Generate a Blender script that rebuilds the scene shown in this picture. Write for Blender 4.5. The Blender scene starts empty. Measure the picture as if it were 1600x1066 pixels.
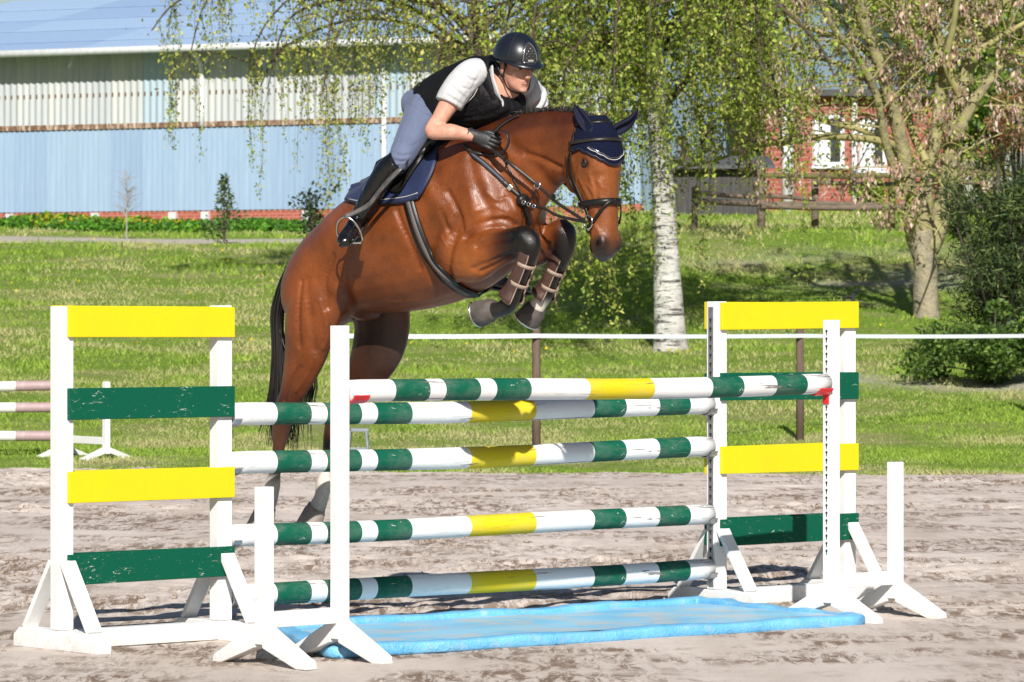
import bpy, bmesh, math, random
import numpy as np
from mathutils import Vector, Matrix
from mathutils.bvhtree import BVHTree
random.seed(7); RNG = np.random.default_rng(7)
S = bpy.context.scene
COL = S.collection

# ------------------------------------------------------------------ camera, sky, sun, exposure
F = 6460.0; CAMH = 1.72; HOR = 475.0
cam_d = bpy.data.cameras.new('camera'); cam = bpy.data.objects.new('camera', cam_d); COL.objects.link(cam)
cam.location = (0, 0, CAMH); cam.rotation_euler = (math.radians(90), 0, 0)
cam_d.sensor_width = 36; cam_d.lens = F / 1600 * 36; cam_d.shift_y = -(533 - HOR) / 1600
cam_d.clip_start = 0.5; cam_d.clip_end = 1500
cam_d.dof.use_dof = True; cam_d.dof.focus_distance = 21.0; cam_d.dof.aperture_fstop = 13.0
S.camera = cam
SUN_EL = math.radians(33); SUN_AZ = math.radians(2.8)      # azimuth measured from straight behind the camera towards +X
world = bpy.data.worlds.new('World'); S.world = world; world.use_nodes = True
nt = world.node_tree; bg = nt.nodes['Background']
sky = nt.nodes.new('ShaderNodeTexSky'); sky.sky_type = 'NISHITA'; sky.sun_disc = False
sky.sun_elevation = SUN_EL; sky.sun_rotation = math.radians(180) - SUN_AZ
sky.air_density = 1.0; sky.dust_density = 0.4; sky.ozone_density = 1.0
nt.links.new(sky.outputs[0], bg.inputs[0]); bg.inputs[1].default_value = 0.05
sun_d = bpy.data.lights.new('sun', 'SUN'); sun_d.energy = 5.0; sun_d.angle = math.radians(0.5); sun_d.color = (1, .955, .88)
sun = bpy.data.objects.new('sun', sun_d); COL.objects.link(sun)
SDIR = Vector((math.sin(SUN_AZ) * math.cos(SUN_EL), -math.cos(SUN_AZ) * math.cos(SUN_EL), math.sin(SUN_EL)))
sun.rotation_euler = SDIR.to_track_quat('Z', 'Y').to_euler(); sun.location = (0, -10, 30)
S.cycles.max_bounces = 6; S.cycles.diffuse_bounces = 3; S.cycles.transmission_bounces = 4; S.cycles.glossy_bounces = 3
vs = S.view_settings; vs.view_transform = 'Standard'; vs.look = 'None'; vs.exposure = 0.45; vs.gamma = 1; vs.use_curve_mapping = False

# ------------------------------------------------------------------ helpers
A = lambda *v: np.array(v, float)
def at(px, py, Y): return A((px - 800) / F * Y, Y, CAMH + (HOR - py) / F * Y)   # photo pixel at a known depth
def gnd(px, py):
    Y = F * CAMH / (py - HOR); return A((px - 800) / F * Y, Y, 0)
def nrm(v): return v / (np.linalg.norm(v) + 1e-12)
def linkparent(o, parent):
    COL.objects.link(o)
    if parent is not None:
        o.parent = parent; w = Matrix.Translation(parent.location); p = parent.parent
        if p is not None and False: pass
        o.matrix_parent_inverse = parent_world(parent).inverted()
def parent_world(o):
    m = o.matrix_basis.copy()
    if o.parent is not None: m = parent_world(o.parent) @ o.matrix_parent_inverse @ m
    return m
def tag(o, label=None, cat=None, group=None, kind=None):
    if label: o['label'] = label
    if cat: o['category'] = cat
    if group: o['group'] = group
    if kind: o['kind'] = kind
    return o
def thing(name, label, cat, loc, group=None):
    o = bpy.data.objects.new(name, None); o.location = tuple(loc); o.empty_display_size = .1; COL.objects.link(o)
    return tag(o, label, cat, group)
def mesh_np(V, Fc):
    me = bpy.data.meshes.new('m'); V = np.asarray(V, np.float32)
    if isinstance(Fc, np.ndarray):
        n, k = Fc.shape
        me.vertices.add(len(V)); me.vertices.foreach_set('co', V.ravel())
        me.loops.add(n * k); me.loops.foreach_set('vertex_index', Fc.astype(np.int32).ravel())
        me.polygons.add(n); me.polygons.foreach_set('loop_start', np.arange(0, n * k, k, dtype=np.int32))
        me.polygons.foreach_set('loop_total', np.full(n, k, np.int32)); me.update(calc_edges=True)
    else:
        me.from_pydata([tuple(map(float, v)) for v in V], [], [tuple(f) for f in Fc]); me.update()
    return me
def finish(me, name, m, parent=None, smooth=False, bevel=0):
    o = bpy.data.objects.new(name, me)
    if m is not None: me.materials.append(m)
    if smooth: me.polygons.foreach_set('use_smooth', np.ones(len(me.polygons), bool))
    if bevel:
        b = o.modifiers.new('bevel', 'BEVEL'); b.width = bevel; b.segments = 2; b.limit_method = 'ANGLE'
    linkparent(o, parent); return o
def vcol(me, C, name='Col'):
    a = me.color_attributes.new(name, 'FLOAT_COLOR', 'POINT'); C = np.asarray(C, np.float32)
    if C.shape[1] == 3: C = np.c_[C, np.ones(len(C), np.float32)]
    a.data.foreach_set('color', C.ravel())
def cr(P, n):                                             # Catmull-Rom densify an array of control rows
    P = np.asarray(P, float); out = []
    for i in range(len(P) - 1):
        p0 = P[max(i - 1, 0)]; p1 = P[i]; p2 = P[i + 1]; p3 = P[min(i + 2, len(P) - 1)]
        for k in range(n):
            t = k / n
            out.append(.5 * ((2 * p1) + (-p0 + p2) * t + (2 * p0 - 5 * p1 + 4 * p2 - p3) * t * t + (-p0 + 3 * p1 - 3 * p2 + p3) * t ** 3))
    out.append(P[-1]); return np.array(out)
class MB:
    def __init__(s): s.V = []; s.F = []
    def add(s, V, Fc):
        b = len(s.V); s.V += [tuple(v) for v in V]; s.F += [tuple(i + b for i in f) for f in Fc]; return s
    def box(s, c, ax, ay, az):                            # centre and three half-extent vectors
        c = A(*c); ax = A(*ax); ay = A(*ay); az = A(*az)
        V = [c + i * ax + j * ay + k * az for k in (-1, 1) for j in (-1, 1) for i in (-1, 1)]
        fl = [(0, 2, 3, 1), (4, 5, 7, 6), (0, 1, 5, 4), (2, 6, 7, 3), (0, 4, 6, 2), (1, 3, 7, 5)]
        if np.dot(np.cross(ax, ay), az) < 0: fl = [f[::-1] for f in fl]
        return s.add(V, fl)
    def bar(s, p, q, wv, t):                              # box from p to q; wv = half-width vector, t = half thickness across both
        p = A(*p); q = A(*q); wv = A(*wv); d = q - p; n = nrm(np.cross(d, wv)) * t
        return s.box((p + q) / 2, d / 2, wv, n)
    def sweep(s, P, ra, rb=None, side=(0, 0, 1), n=10, cap=True, dens=1):   # elliptical tube; rb along 'side'
        P = np.asarray(P, float); ra = np.broadcast_to(np.asarray(ra, float), (len(P),)); rb = ra if rb is None else np.broadcast_to(np.asarray(rb, float), (len(P),))
        if dens > 1:
            Q = cr(np.c_[P, ra, rb], dens); P = Q[:, :3]; ra = Q[:, 3]; rb = Q[:, 4]
        T = np.gradient(P, axis=0); side = A(*side); V = []; prev = None
        for i in range(len(P)):
            t = nrm(T[i]); b = side - t * np.dot(side, t)
            if np.linalg.norm(b) < .15 and prev is not None: b = prev - t * np.dot(prev, t)
            elif np.linalg.norm(b) < 1e-3: b = np.cross(t, A(1, .3, .2))
            b = nrm(b); prev = b; a = np.cross(b, t)
            for k in range(n):
                w = 2 * math.pi * k / n; V.append(P[i] + a * ra[i] * math.cos(w) + b * rb[i] * math.sin(w))
        Fc = [(i * n + k, i * n + (k + 1) % n, (i + 1) * n + (k + 1) % n, (i + 1) * n + k) for i in range(len(P) - 1) for k in range(n)]
        if cap:
            Fc.append(tuple(range(n))[::-1]); Fc.append(tuple((len(P) - 1) * n + k for k in range(n)))
        return s.add(V, Fc)
    def rings(s, R, cap=True):                            # loft through given rings of equal point count
        n = len(R[0]); V = [p for r in R for p in r]
        Fc = [(i * n + k, i * n + (k + 1) % n, (i + 1) * n + (k + 1) % n, (i + 1) * n + k) for i in range(len(R) - 1) for k in range(n)]
        if cap:
            for j, rv in ((0, True), (len(R) - 1, False)):
                c = np.mean(R[j], axis=0); V.append(c); ci = len(V) - 1
                for k in range(n):
                    f = (j * n + k, j * n + (k + 1) % n, ci); Fc.append(f[::-1] if rv else f)
        return s.add(V, Fc)
    def ball(s, c, ax, ay, az, n=14, m=9):
        c = A(*c); ax = A(*ax); ay = A(*ay); az = A(*az); R = []
        for i in range(1, m):
            th = math.pi * i / m
            R.append([c + az * -math.cos(th) + (ax * math.cos(2 * math.pi * k / n) + ay * math.sin(2 * math.pi * k / n)) * math.sin(th) for k in range(n)])
        return s.rings(R)
    def grid(s, G):                                        # G[i][j] points
        n = len(G[0]); V = [p for r in G for p in r]
        return s.add(V, [(i * n + j, i * n + j + 1, (i + 1) * n + j + 1, (i + 1) * n + j) for i in range(len(G) - 1) for j in range(n - 1)])
    def ribbon(s, P, N, w, th):                            # strap of half-width w, thickness th along points P with surface normals N
        P = np.asarray(P, float); N = np.asarray(N, float); T = np.gradient(P, axis=0); R = []
        w = np.broadcast_to(np.asarray(w, float), (len(P),))
        for i in range(len(P)):
            nn = nrm(N[i]); b = nrm(np.cross(T[i], nn)) * w[i]
            R.append([P[i] - b, P[i] + b, P[i] + b * .92 + nn * th, P[i] - b * .92 + nn * th])
        return s.rings(R)
    def build(s, name, m, parent=None, smooth=False, bevel=0):
        return finish(mesh_np(s.V, s.F), name, m, parent, smooth, bevel)
def hsh(i, j, seed):
    h = (i.astype(np.int64) * 374761393 + j.astype(np.int64) * 668265263 + seed * 974634211) & 0xffffffff
    h = ((h ^ (h >> 13)) * 1274126177) & 0xffffffff
    return ((h ^ (h >> 16)) & 0xffff) / 65535.0
def vnoise(x, y, seed=0):
    i = np.floor(x); j = np.floor(y); fx = x - i; fy = y - j; i = i.astype(int); j = j.astype(int)
    fx = fx * fx * (3 - 2 * fx); fy = fy * fy * (3 - 2 * fy)
    a = hsh(i, j, seed); b = hsh(i + 1, j, seed); c = hsh(i, j + 1, seed); d = hsh(i + 1, j + 1, seed)
    return (a * (1 - fx) + b * fx) * (1 - fy) + (c * (1 - fx) + d * fx) * fy
def fbm(x, y, sc, octv=4, seed=0, gain=.5):
    v = 0; a = 1; t = 0
    for o in range(octv):
        v = v + a * vnoise(x * sc + o * 17.3, y * sc - o * 9.1, seed + o); t += a; a *= gain; sc *= 2.03
    return v / t

# ------------------------------------------------------------------ materials
def nodes(name):
    m = bpy.data.materials.new(name); m.use_nodes = True; t = m.node_tree; return m, t, t.nodes['Principled BSDF']
def N(t, typ, **kw):
    n = t.nodes.new(typ)
    for k, v in kw.items():
        if k.startswith('i_'): n.inputs[int(k[2:]) if k[2:].isdigit() else k[2:]].default_value = v
        else: setattr(n, k, v)
    return n
def noise(t, scale, detail=4, rough=.55, vec=None, dist=0):
    n = N(t, 'ShaderNodeTexNoise'); n.inputs['Scale'].default_value = scale; n.inputs['Detail'].default_value = detail
    n.inputs['Roughness'].default_value = rough; n.inputs['Distortion'].default_value = dist
    if vec is not None: t.links.new(vec, n.inputs['Vector'])
    return n.outputs['Fac']
def ocoord(t, stretch=None):
    c = N(t, 'ShaderNodeTexCoord').outputs['Object']
    if stretch:
        mp = N(t, 'ShaderNodeMapping'); mp.inputs['Scale'].default_value = stretch; t.links.new(c, mp.inputs[0]); c = mp.outputs[0]
    return c
def ramp(t, fac, stops, interp='LINEAR'):
    r = N(t, 'ShaderNodeValToRGB'); r.color_ramp.interpolation = interp; e = r.color_ramp.elements
    while len(e) < len(stops): e.new(.5)
    for k, (p, c) in enumerate(stops):
        e[k].position = p; e[k].color = (*c, 1) if len(c) == 3 else c
    t.links.new(fac, r.inputs[0]); return r.outputs[0]
def mix(t, fac, a, b, blend='MIX'):
    m = N(t, 'ShaderNodeMix', data_type='RGBA', blend_type=blend)
    for v, i in ((fac, 0), (a, 6), (b, 7)):
        if isinstance(v, bpy.types.NodeSocket): t.links.new(v, m.inputs[i])
        else: m.inputs[i].default_value = v if i == 0 else ((*v, 1) if len(v) == 3 else v)
    return m.outputs[2]
def bump(t, p, h, strength=.3, dist=.01):
    b = N(t, 'ShaderNodeBump'); b.inputs['Strength'].default_value = strength; b.inputs['Distance'].default_value = dist
    t.links.new(h, b.inputs['Height']); t.links.new(b.outputs[0], p.inputs['Normal'])
def plain(name, col, rough=.6, col2=None, scale=12, bumps=0, bscale=60, spec=.5, metal=0, coat=0, stretch=None, bdist=.004, sheen=0):
    m, t, p = nodes(name); c = ocoord(t, stretch); col2 = col2 or tuple(x * .75 for x in col)
    f = noise(t, scale, 5, .6, c)
    t.links.new(ramp(t, f, [(.3, col2), (.68, col)]), p.inputs['Base Color'])
    p.inputs['Roughness'].default_value = rough; p.inputs['Specular IOR Level'].default_value = spec
    p.inputs['Metallic'].default_value = metal; p.inputs['Coat Weight'].default_value = coat; p.inputs['Coat Roughness'].default_value = .15
    p.inputs['Sheen Weight'].default_value = sheen
    if bumps: bump(t, p, noise(t, bscale, 4, .6, c), bumps, bdist)
    return m
def painted(name, col, chip=(.55, .53, .5), amount=.64, grime=(.42, .38, .33), rough=.5, gr=.35, soil=False, spec=.35):
    """old brush paint: chips showing what is underneath, long scratches, faint grime"""
    m, t, p = nodes(name); c = ocoord(t); f1 = noise(t, 20, 8, .80, ocoord(t, (1, 1, 3.6)), 1.1); f2 = noise(t, 5, 3, .5, c)
    add = N(t, 'ShaderNodeMath', operation='MULTIPLY_ADD'); t.links.new(f2, add.inputs[0]); add.inputs[1].default_value = .25; t.links.new(f1, add.inputs[2])
    chipm = ramp(t, add.outputs[0], [(amount + .12, (0, 0, 0)), (amount + .145, (1, 1, 1))])
    g = ramp(t, noise(t, 3.2, 6, .7, c), [(.42, (0, 0, 0)), (.8, (gr, gr, gr))])
    a = mix(t, g, col, grime)
    if soil:                                               # splashed sand on the lowest 20 cm
        sx = N(t, 'ShaderNodeSeparateXYZ'); t.links.new(c, sx.inputs[0])
        z = N(t, 'ShaderNodeMath', operation='MULTIPLY_ADD'); t.links.new(noise(t, 22, 5, .7, c), z.inputs[0]); z.inputs[1].default_value = .35; t.links.new(sx.outputs[2], z.inputs[2])
        a = mix(t, ramp(t, z.outputs[0], [(.10, (.55, .55, .55)), (.25, (0, 0, 0))]), a, (.42, .37, .32))
    t.links.new(mix(t, chipm, a, chip), p.inputs['Base Color']); p.inputs['Roughness'].default_value = rough; p.inputs['Specular IOR Level'].default_value = spec
    b2 = N(t, 'ShaderNodeMath', operation='MULTIPLY_ADD'); t.links.new(chipm, b2.inputs[0]); b2.inputs[1].default_value = -.6; t.links.new(noise(t, 70, 4, .6, c), b2.inputs[2])
    bump(t, p, b2.outputs[0], .35, .004); return m
M = {}
M['white'] = painted('white_paint', (.74, .74, .735), (.40, .37, .33), .655, (.50, .47, .42), gr=.4, soil=True)
M['yellow'] = painted('yellow_paint', (.66, .53, .010), (.50, .42, .36), .675, (.54, .42, .02), gr=.35, rough=.65, spec=.15)
M['green'] = painted('green_paint', (.001, .080, .044), (.62, .64, .6), .635, (.004, .062, .036), gr=.3, rough=.68, spec=.15)
M['red'] = plain('red_plastic', (.75, .02, .03), .35, (.55, .015, .02))
M['zinc'] = plain('galvanised_metal', (.42, .43, .45), .42, (.28, .28, .29), metal=.8, scale=30)
M['hole'] = plain('dark_hole', (.02, .02, .02), .9)
M['black'] = plain('black_leather', (.007, .0065, .0065), .36, (.012, .011, .010), bumps=.15, bscale=180, spec=.32)
M['steel'] = plain('polished_steel', (.72, .72, .72), .22, (.55, .55, .55), metal=1)
# ------------------------------------------------------------------ terrain: lawn rising behind a flat sand arena
_yl = [-60, 42.5, 47, 52, 60, 70, 85, 100, 112, 160, 400]; _zl = [0, 0, .10, .35, .9, 1.65, 2.6, 3.35, 3.85, 4.3, 5]
_yr = [-60, 42.5, 47, 52, 62, 72, 78, 105, 160, 400]; _zr = [0, 0, .10, .35, 1.1, 2.15, 3.1, 4.05, 4.6, 5]
def elev(x, y):
    x = np.asarray(x, float); y = np.asarray(y, float); w = np.clip(x / 3.2, 0, 1); w = w * w * (3 - 2 * w)
    z = np.interp(y, _yl, _zl) * (1 - w) + np.interp(y, _yr, _zr) * w
    am = np.clip((y - 43) / 8, 0, 1)
    return z + am * (.22 * (fbm(x, y, .11, 3, 5) - .5) + .07 * (fbm(x, y, .6, 2, 9) - .5))
def elevs(x, y): return float(elev(np.array([x]), np.array([y]))[0])
def edgeY(x): return 42.3 - .18 * x + 1.0 * (fbm(x, x * 0 + 3, .35, 4, 21) - .5)
xs = np.unique(np.r_[np.linspace(-200, -24, 24), np.linspace(-24, 24, 190), np.linspace(24, 200, 24)])
ys = np.unique(np.r_[np.linspace(-60, 38, 20), np.linspace(38, 120, 330), np.linspace(120, 400, 40)])
GX, GY = np.meshgrid(xs, ys); GZ = elev(GX, GY)
GZ = np.where(GY < edgeY(GX) - .1, -.14, GZ); ny, nx = GX.shape
def gfaces(ny, nx):
    I = np.arange((ny - 1) * (nx - 1)); r = I // (nx - 1); c = I % (nx - 1); a = r * nx + c
    return np.stack([a, a + 1, a + nx + 1, a + nx], 1)
def lawn_mat():
    m, t, p = nodes('lawn'); c = ocoord(t); f = noise(t, .55, 6, .65, c); f2 = noise(t, 7, 5, .7, c); f3 = noise(t, .23, 3, .5, c)
    a = ramp(t, f2, [(.3, (.10, .18, .02)), (.7, (.23, .33, .05))])
    a = mix(t, ramp(t, f, [(.48, (0, 0, 0)), (.66, (.8, .8, .8))]), a, (.32, .28, .15))
    a = mix(t, ramp(t, f3, [(.55, (0, 0, 0)), (.75, (.6, .6, .6))]), a, (.15, .24, .035))
    at_ = N(t, 'ShaderNodeAttribute', attribute_name='path'); a = mix(t, at_.outputs['Fac'], a, (.50, .45, .39))
    t.links.new(a, p.inputs['Base Color']); p.inputs['Roughness'].default_value = .95; p.inputs['Specular IOR Level'].default_value = .1
    bump(t, p, noise(t, 30, 6, .7, c), .8, .05); return m
M['lawn'] = lawn_mat()
me = mesh_np(np.stack([GX, GY, GZ], -1).reshape(-1, 3), gfaces(ny, nx))
def pathw(x, y):                                           # worn track in front of the barn, two bare banks on the right
    py_ = 98.5 - .30 * (x + 8); d = np.abs(y - py_ + 1.2 * (fbm(x, y, .2, 2, 4) - .5)); w = np.clip(2.9 - d, 0, 1) * np.clip((2 - x) / 3, 0, 1) * .95
    b = np.exp(-((y - 56.2) / 1.0) ** 2) * np.clip((x - 1.5) / 1.5, 0, 1) * np.clip(fbm(x, y, .8, 3, 31) * 2.6 - .9, 0, 1) * 1.1
    b2 = np.exp(-((y - 73) / 3.0) ** 2) * np.clip((x - 1.5) / 3, 0, 1) * np.clip(fbm(x, y, .7, 3, 33) * 3 - 1.5, 0, 1) * .7
    return np.clip(w + b + b2, 0, 1)
pa = me.attributes.new('path', 'FLOAT', 'POINT'); pa.data.foreach_set('value', pathw(GX, GY).ravel().astype(np.float32))
tag(finish(me, 'lawn', M['lawn'], None, True), kind='structure')

def sandz(x, y):
    ch = np.clip(fbm(x * .35, y, .55, 3, 50) * 2.4 - .75, .12, 1)       # churned stretches
    n = fbm(x, y, 3.2, 4, 60, .6) - .5; r = np.abs(fbm(x, y, 5.5, 3, 70) - .5)
    return .10 * n * ch + .07 * ch * (.12 - r) + .03 * (fbm(x, y, .5, 2, 80) - .5)
sx = np.unique(np.r_[np.linspace(-30, -6.2, 60), np.linspace(-6.2, 6.2, 420), np.linspace(6.2, 30, 60)])
sy = np.unique(np.r_[np.linspace(-10, 17.5, 60), np.linspace(17.5, 44, 820)])
SX, SY = np.meshgrid(sx, sy); SZ = sandz(SX, SY)
SZ = np.where(SY > edgeY(SX), SZ - (SY - edgeY(SX)) * .25 , SZ)
def sand_mat():
    m, t, p = nodes('arena_sand'); c = ocoord(t, (1.5, .30, 1)); f = noise(t, .9, 5, .6, c); f2 = noise(t, 30, 6, .75, c); f3 = noise(t, 8, 7, .8, c, .6); fm = noise(t, 1.3, 4, .65, ocoord(t, (.6, .7, 1)), .5)
    a = ramp(t, f, [(.34, (.50, .425, .375)), (.62, (.62, .545, .495))])
    mul = N(t, 'ShaderNodeMath', operation='MULTIPLY'); t.links.new(ramp(t, fm, [(.43, (0, 0, 0)), (.56, (1, 1, 1))]), mul.inputs[0]); t.links.new(ramp(t, f3, [(.46, (0, 0, 0)), (.55, (1, 1, 1))]), mul.inputs[1])
    a = mix(t, mul.outputs[0], a, (.215, .155, .118))
    a = mix(t, ramp(t, f2, [(.28, (.5, .5, .5)), (.42, (0, 0, 0))]), a, (.36, .29, .24))
    t.links.new(a, p.inputs['Base Color']); p.inputs['Roughness'].default_value = .95; p.inputs['Specular IOR Level'].default_value = .12
    h = N(t, 'ShaderNodeMath', operation='ADD'); t.links.new(f2, h.inputs[0]); t.links.new(f3, h.inputs[1]); bump(t, p, h.outputs[0], .7, .012); return m
M['sand'] = sand_mat()
tag(finish(mesh_np(np.stack([SX, SY, SZ], -1).reshape(-1, 3), gfaces(*SX.shape)), 'arena_sand', M['sand'], None, True), kind='structure')
# clods kicked up out of the sand
n = 3200; cx = RNG.uniform(-5.5, 5.5, n * 6); cy = RNG.uniform(18, 42, n * 6); keep = fbm(cx * .35, cy, .55, 3, 50) * 2.4 - .75 + 1.6 * (fbm(cx, cy, 1.3, 2, 55) - .5) > RNG.uniform(.35, 1.1, n * 6)
cx = cx[keep][:n]; cy = cy[keep][:n]; n = len(cx); cs = .005 + .020 * RNG.random(n) ** 3
base = np.array([(1, 0, 0), (-1, 0, 0), (0, 1, 0), (0, -1, 0), (0, 0, .7), (0, 0, -.5)], float); tri = np.array([(0, 2, 4), (2, 1, 4), (1, 3, 4), (3, 0, 4), (2, 0, 5), (1, 2, 5), (3, 1, 5), (0, 3, 5)])
V = base[None] * cs[:, None, None] * RNG.uniform(.6, 1.35, (n, 6, 1)); th = RNG.uniform(0, 6.28, n)
V = np.stack([V[..., 0] * np.cos(th)[:, None] - V[..., 1] * np.sin(th)[:, None], V[..., 0] * np.sin(th)[:, None] + V[..., 1] * np.cos(th)[:, None], V[..., 2]], -1)
V += np.stack([cx, cy, sandz(cx, cy) + cs * .25], -1)[:, None]
M['clod'] = plain('damp_sand_clods', (.40, .33, .275), .95, (.24, .185, .145), scale=9, spec=.1)
tag(finish(mesh_np(V.reshape(-1, 3), (tri[None] + np.arange(n)[:, None, None] * 6).reshape(-1, 3)), 'sand_clods', M['clod']), 'small dark clods of sand kicked up across the arena', 'sand', kind='stuff')

# grass blades
def leafmat(name, attr='Col', trans=.35, rough=.6, spec=.25):
    m, t, p = nodes(name); a = N(t, 'ShaderNodeAttribute', attribute_name=attr)
    t.links.new(a.outputs['Color'], p.inputs['Base Color']); p.inputs['Roughness'].default_value = rough; p.inputs['Specular IOR Level'].default_value = spec
    tr = N(t, 'ShaderNodeBsdfTranslucent'); t.links.new(a.outputs['Color'], tr.inputs[0])
    mx = N(t, 'ShaderNodeMixShader'); mx.inputs[0].default_value = trans; t.links.new(p.outputs[0], mx.inputs[1]); t.links.new(tr.outputs[0], mx.inputs[2])
    t.links.new(mx.outputs[0], t.nodes['Material Output'].inputs['Surface']); return m
M['grass'] = leafmat('grass_blades', trans=.3, rough=.7, spec=.15)
gx = []; gy = []; gs = []
for y0, y1, hw, dens, hh in ((41.6, 50, 7.5, 1100, .034), (50, 58, 8.5, 600, .040), (58, 76, 11, 230, .052), (76, 113, 17, 60, .075)):
    k = int((y1 - y0) * 2 * hw * dens); gx.append(RNG.uniform(-hw, hw, k)); gy.append(RNG.uniform(y0, y1, k)); gs.append(hh * RNG.uniform(.45, 1.3, k))
gx = np.concatenate(gx); gy = np.concatenate(gy); gs = np.concatenate(gs)
pt = fbm(gx, gy, .55, 3, 12); tall = fbm(gx, gy, .9, 3, 14)
k = (gy > edgeY(gx) - .25 * RNG.random(len(gx))) & (pathw(gx, gy) < RNG.uniform(.1, .7, len(gx))) & (RNG.random(len(gx)) < .45 + pt)
gx, gy, gs, pt, tall = gx[k], gy[k], gs[k], pt[k], tall[k]; n = len(gx); gs *= .55 + 1.1 * np.clip(tall * 1.8 - .4, 0, 1.3)
th = RNG.uniform(0, 6.28, n); ln = RNG.normal(0, .55, (n, 2)) * gs[:, None]; w = gs * .20
z0 = elev(gx, gy) - .01; z0 = np.maximum(z0, -.01); P = np.stack([gx, gy, z0], -1); b = np.stack([np.cos(th) * w, np.sin(th) * w, th * 0], -1)
tip = P + np.stack([ln[:, 0], ln[:, 1], gs], -1); V = np.stack([P - b, P + b, tip], 1).reshape(-1, 3)
g1 = np.array([.16, .30, .03]); g2 = np.array([.37, .47, .085]); dry = np.array([.52, .46, .25])
r = RNG.random((n, 1)); C = g1 * (1 - r) + g2 * r; dm = np.clip((fbm(gx, gy, .5, 4, 40) - .47) * 5 + RNG.normal(0, .2, n), 0, .75)[:, None]; C = C * (1 - dm) + dry * dm
me = mesh_np(V, np.arange(3 * n).reshape(-1, 3)); vcol(me, np.repeat(C, 3, 0))
tag(finish(me, 'lawn_grass', M['grass']), 'short green and straw coloured grass covering the lawn behind the arena', 'grass', kind='stuff')
# ------------------------------------------------------------------ the jump: two wings, two uprights, five striped poles, cups, water tray
PL = A((345 - 800) / F * 21.2, 21.2, 0); PR = A((1120 - 800) / F * 23.5, 23.5, 0); E = nrm(PR - PL); Q = A(E[1], -E[0], 0)     # E along the poles, Q towards the landing side
FL = A((531 - 800) / F * 20.0, 20.0, 0); FR = A((1299 - 800) / F * 22.4, 22.4, 0); EF = nrm(FR - FL); QF = A(EF[1], -EF[0], 0)
UP = A(0, 0, 1)
def ell(c, up, lat, n=28, p=2.2, egg=0.0):
    R = []
    for k in range(n):
        w = 2 * math.pi * k / n; cs, sn = math.cos(w), math.sin(w)
        x = abs(cs) ** (2 / p) * np.sign(cs); y = abs(sn) ** (2 / p) * np.sign(sn); R.append(c + up * x + lat * y * (1 - egg * x))
    return R
def wing(inner, sgn, wid, label, dz):
    """sgn: +1 when the wing runs on along +E away from the poles"""
    t = thing('jump_wing', label, 'jump wing', inner, 'winged standards of the jump')
    out = inner + E * sgn * wid
    for P, hgt in ((inner, 1.712 + dz), (out, 1.708 + dz)):
        MB().box(P + UP * (hgt / 2 + .05), E * .046, Q * .036, UP * (hgt / 2 - .05)).build('post', M['white'], t, bevel=.004)
    a = min(inner @ E, out @ E); b = max(inner @ E, out @ E); lo = a + (.0 if sgn < 0 else -.046); hi = b + .046
    if sgn < 0: lo = a + .005
    else: lo = a - .012
    org = inner - E * (inner @ E)
    for z0, z1, m in ((1.553, 1.708, 'yellow'), (1.143, 1.300, 'green'), (.732, .888, 'yellow'), (.325, .477, 'green')):
        for side in (1, -1):
            jit = random.uniform(-.006, .006)
            c = org + E * (lo + hi) / 2 + Q * side * (.036 + .0125) + UP * ((z0 + z1) / 2 + dz + jit * .5)
            ext = 0 if side > 0 else .03
            tl = E * ((hi - lo) / 2 + ext) + UP * random.uniform(-.004, .004)
            MB().box(c, tl, Q * .0120, UP * (z1 - z0) / 2).build('board', M[m], t, bevel=.003)
    for P in (inner, out):
        o = MB(); L = .36                                     # flat foot with sloping ends
        for yy in (1,):
            V = [P + Q * q + E * e + UP * z for q, z in ((-L, .0), (L, .0), (L, .06), (L - .05, .098), (-L + .05, .098), (-L, .06)) for e in (-.047, .047)]
            o.add(V, [(0, 2, 4, 6, 8, 10), (1, 11, 9, 7, 5, 3)] + [((2 * i), (2 * i + 1), (2 * i + 3) % 12, (2 * i + 2) % 12) for i in range(6)])
        o.build('foot', M['white'], t, bevel=.004)
        for s in (1, -1):
            MB().bar(P + Q * s * .28 + UP * .10, P + Q * s * .048 + UP * .44, E * .043, .013).build('brace', M['white'], t, bevel=.003)
    MB().box((inner + out) / 2 + UP * .05, E * (wid / 2 - .05), Q * .043, UP * .046).build('sill', M['white'], t, bevel=.004)
    tr = MB().box(inner - E * sgn * .0475 + UP * (.9 + dz), E * .0016, Q * .019, UP * .78).build('hole_track', M['zinc'], t)
    h = MB()
    for i in range(30):
        c = inner - E * sgn * .0502 + UP * (.18 + i * .05)
        h.sweep([c, c - E * sgn * .0012], .0085, side=(0, 0, 1), n=8)
        h.box(c + UP * -.012, E * .0006, Q * .0035, UP * .008)
    tag(h.build('peg_holes', M['hole'], tr), kind='stuff')
    return t
wing(PL, -1, .985, 'wide white wing with two yellow and two green boards, nearest the left edge', 0)
wing(PR, 1, 1.045, 'white wing with yellow and green boards standing behind the right front upright', .022)
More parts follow.
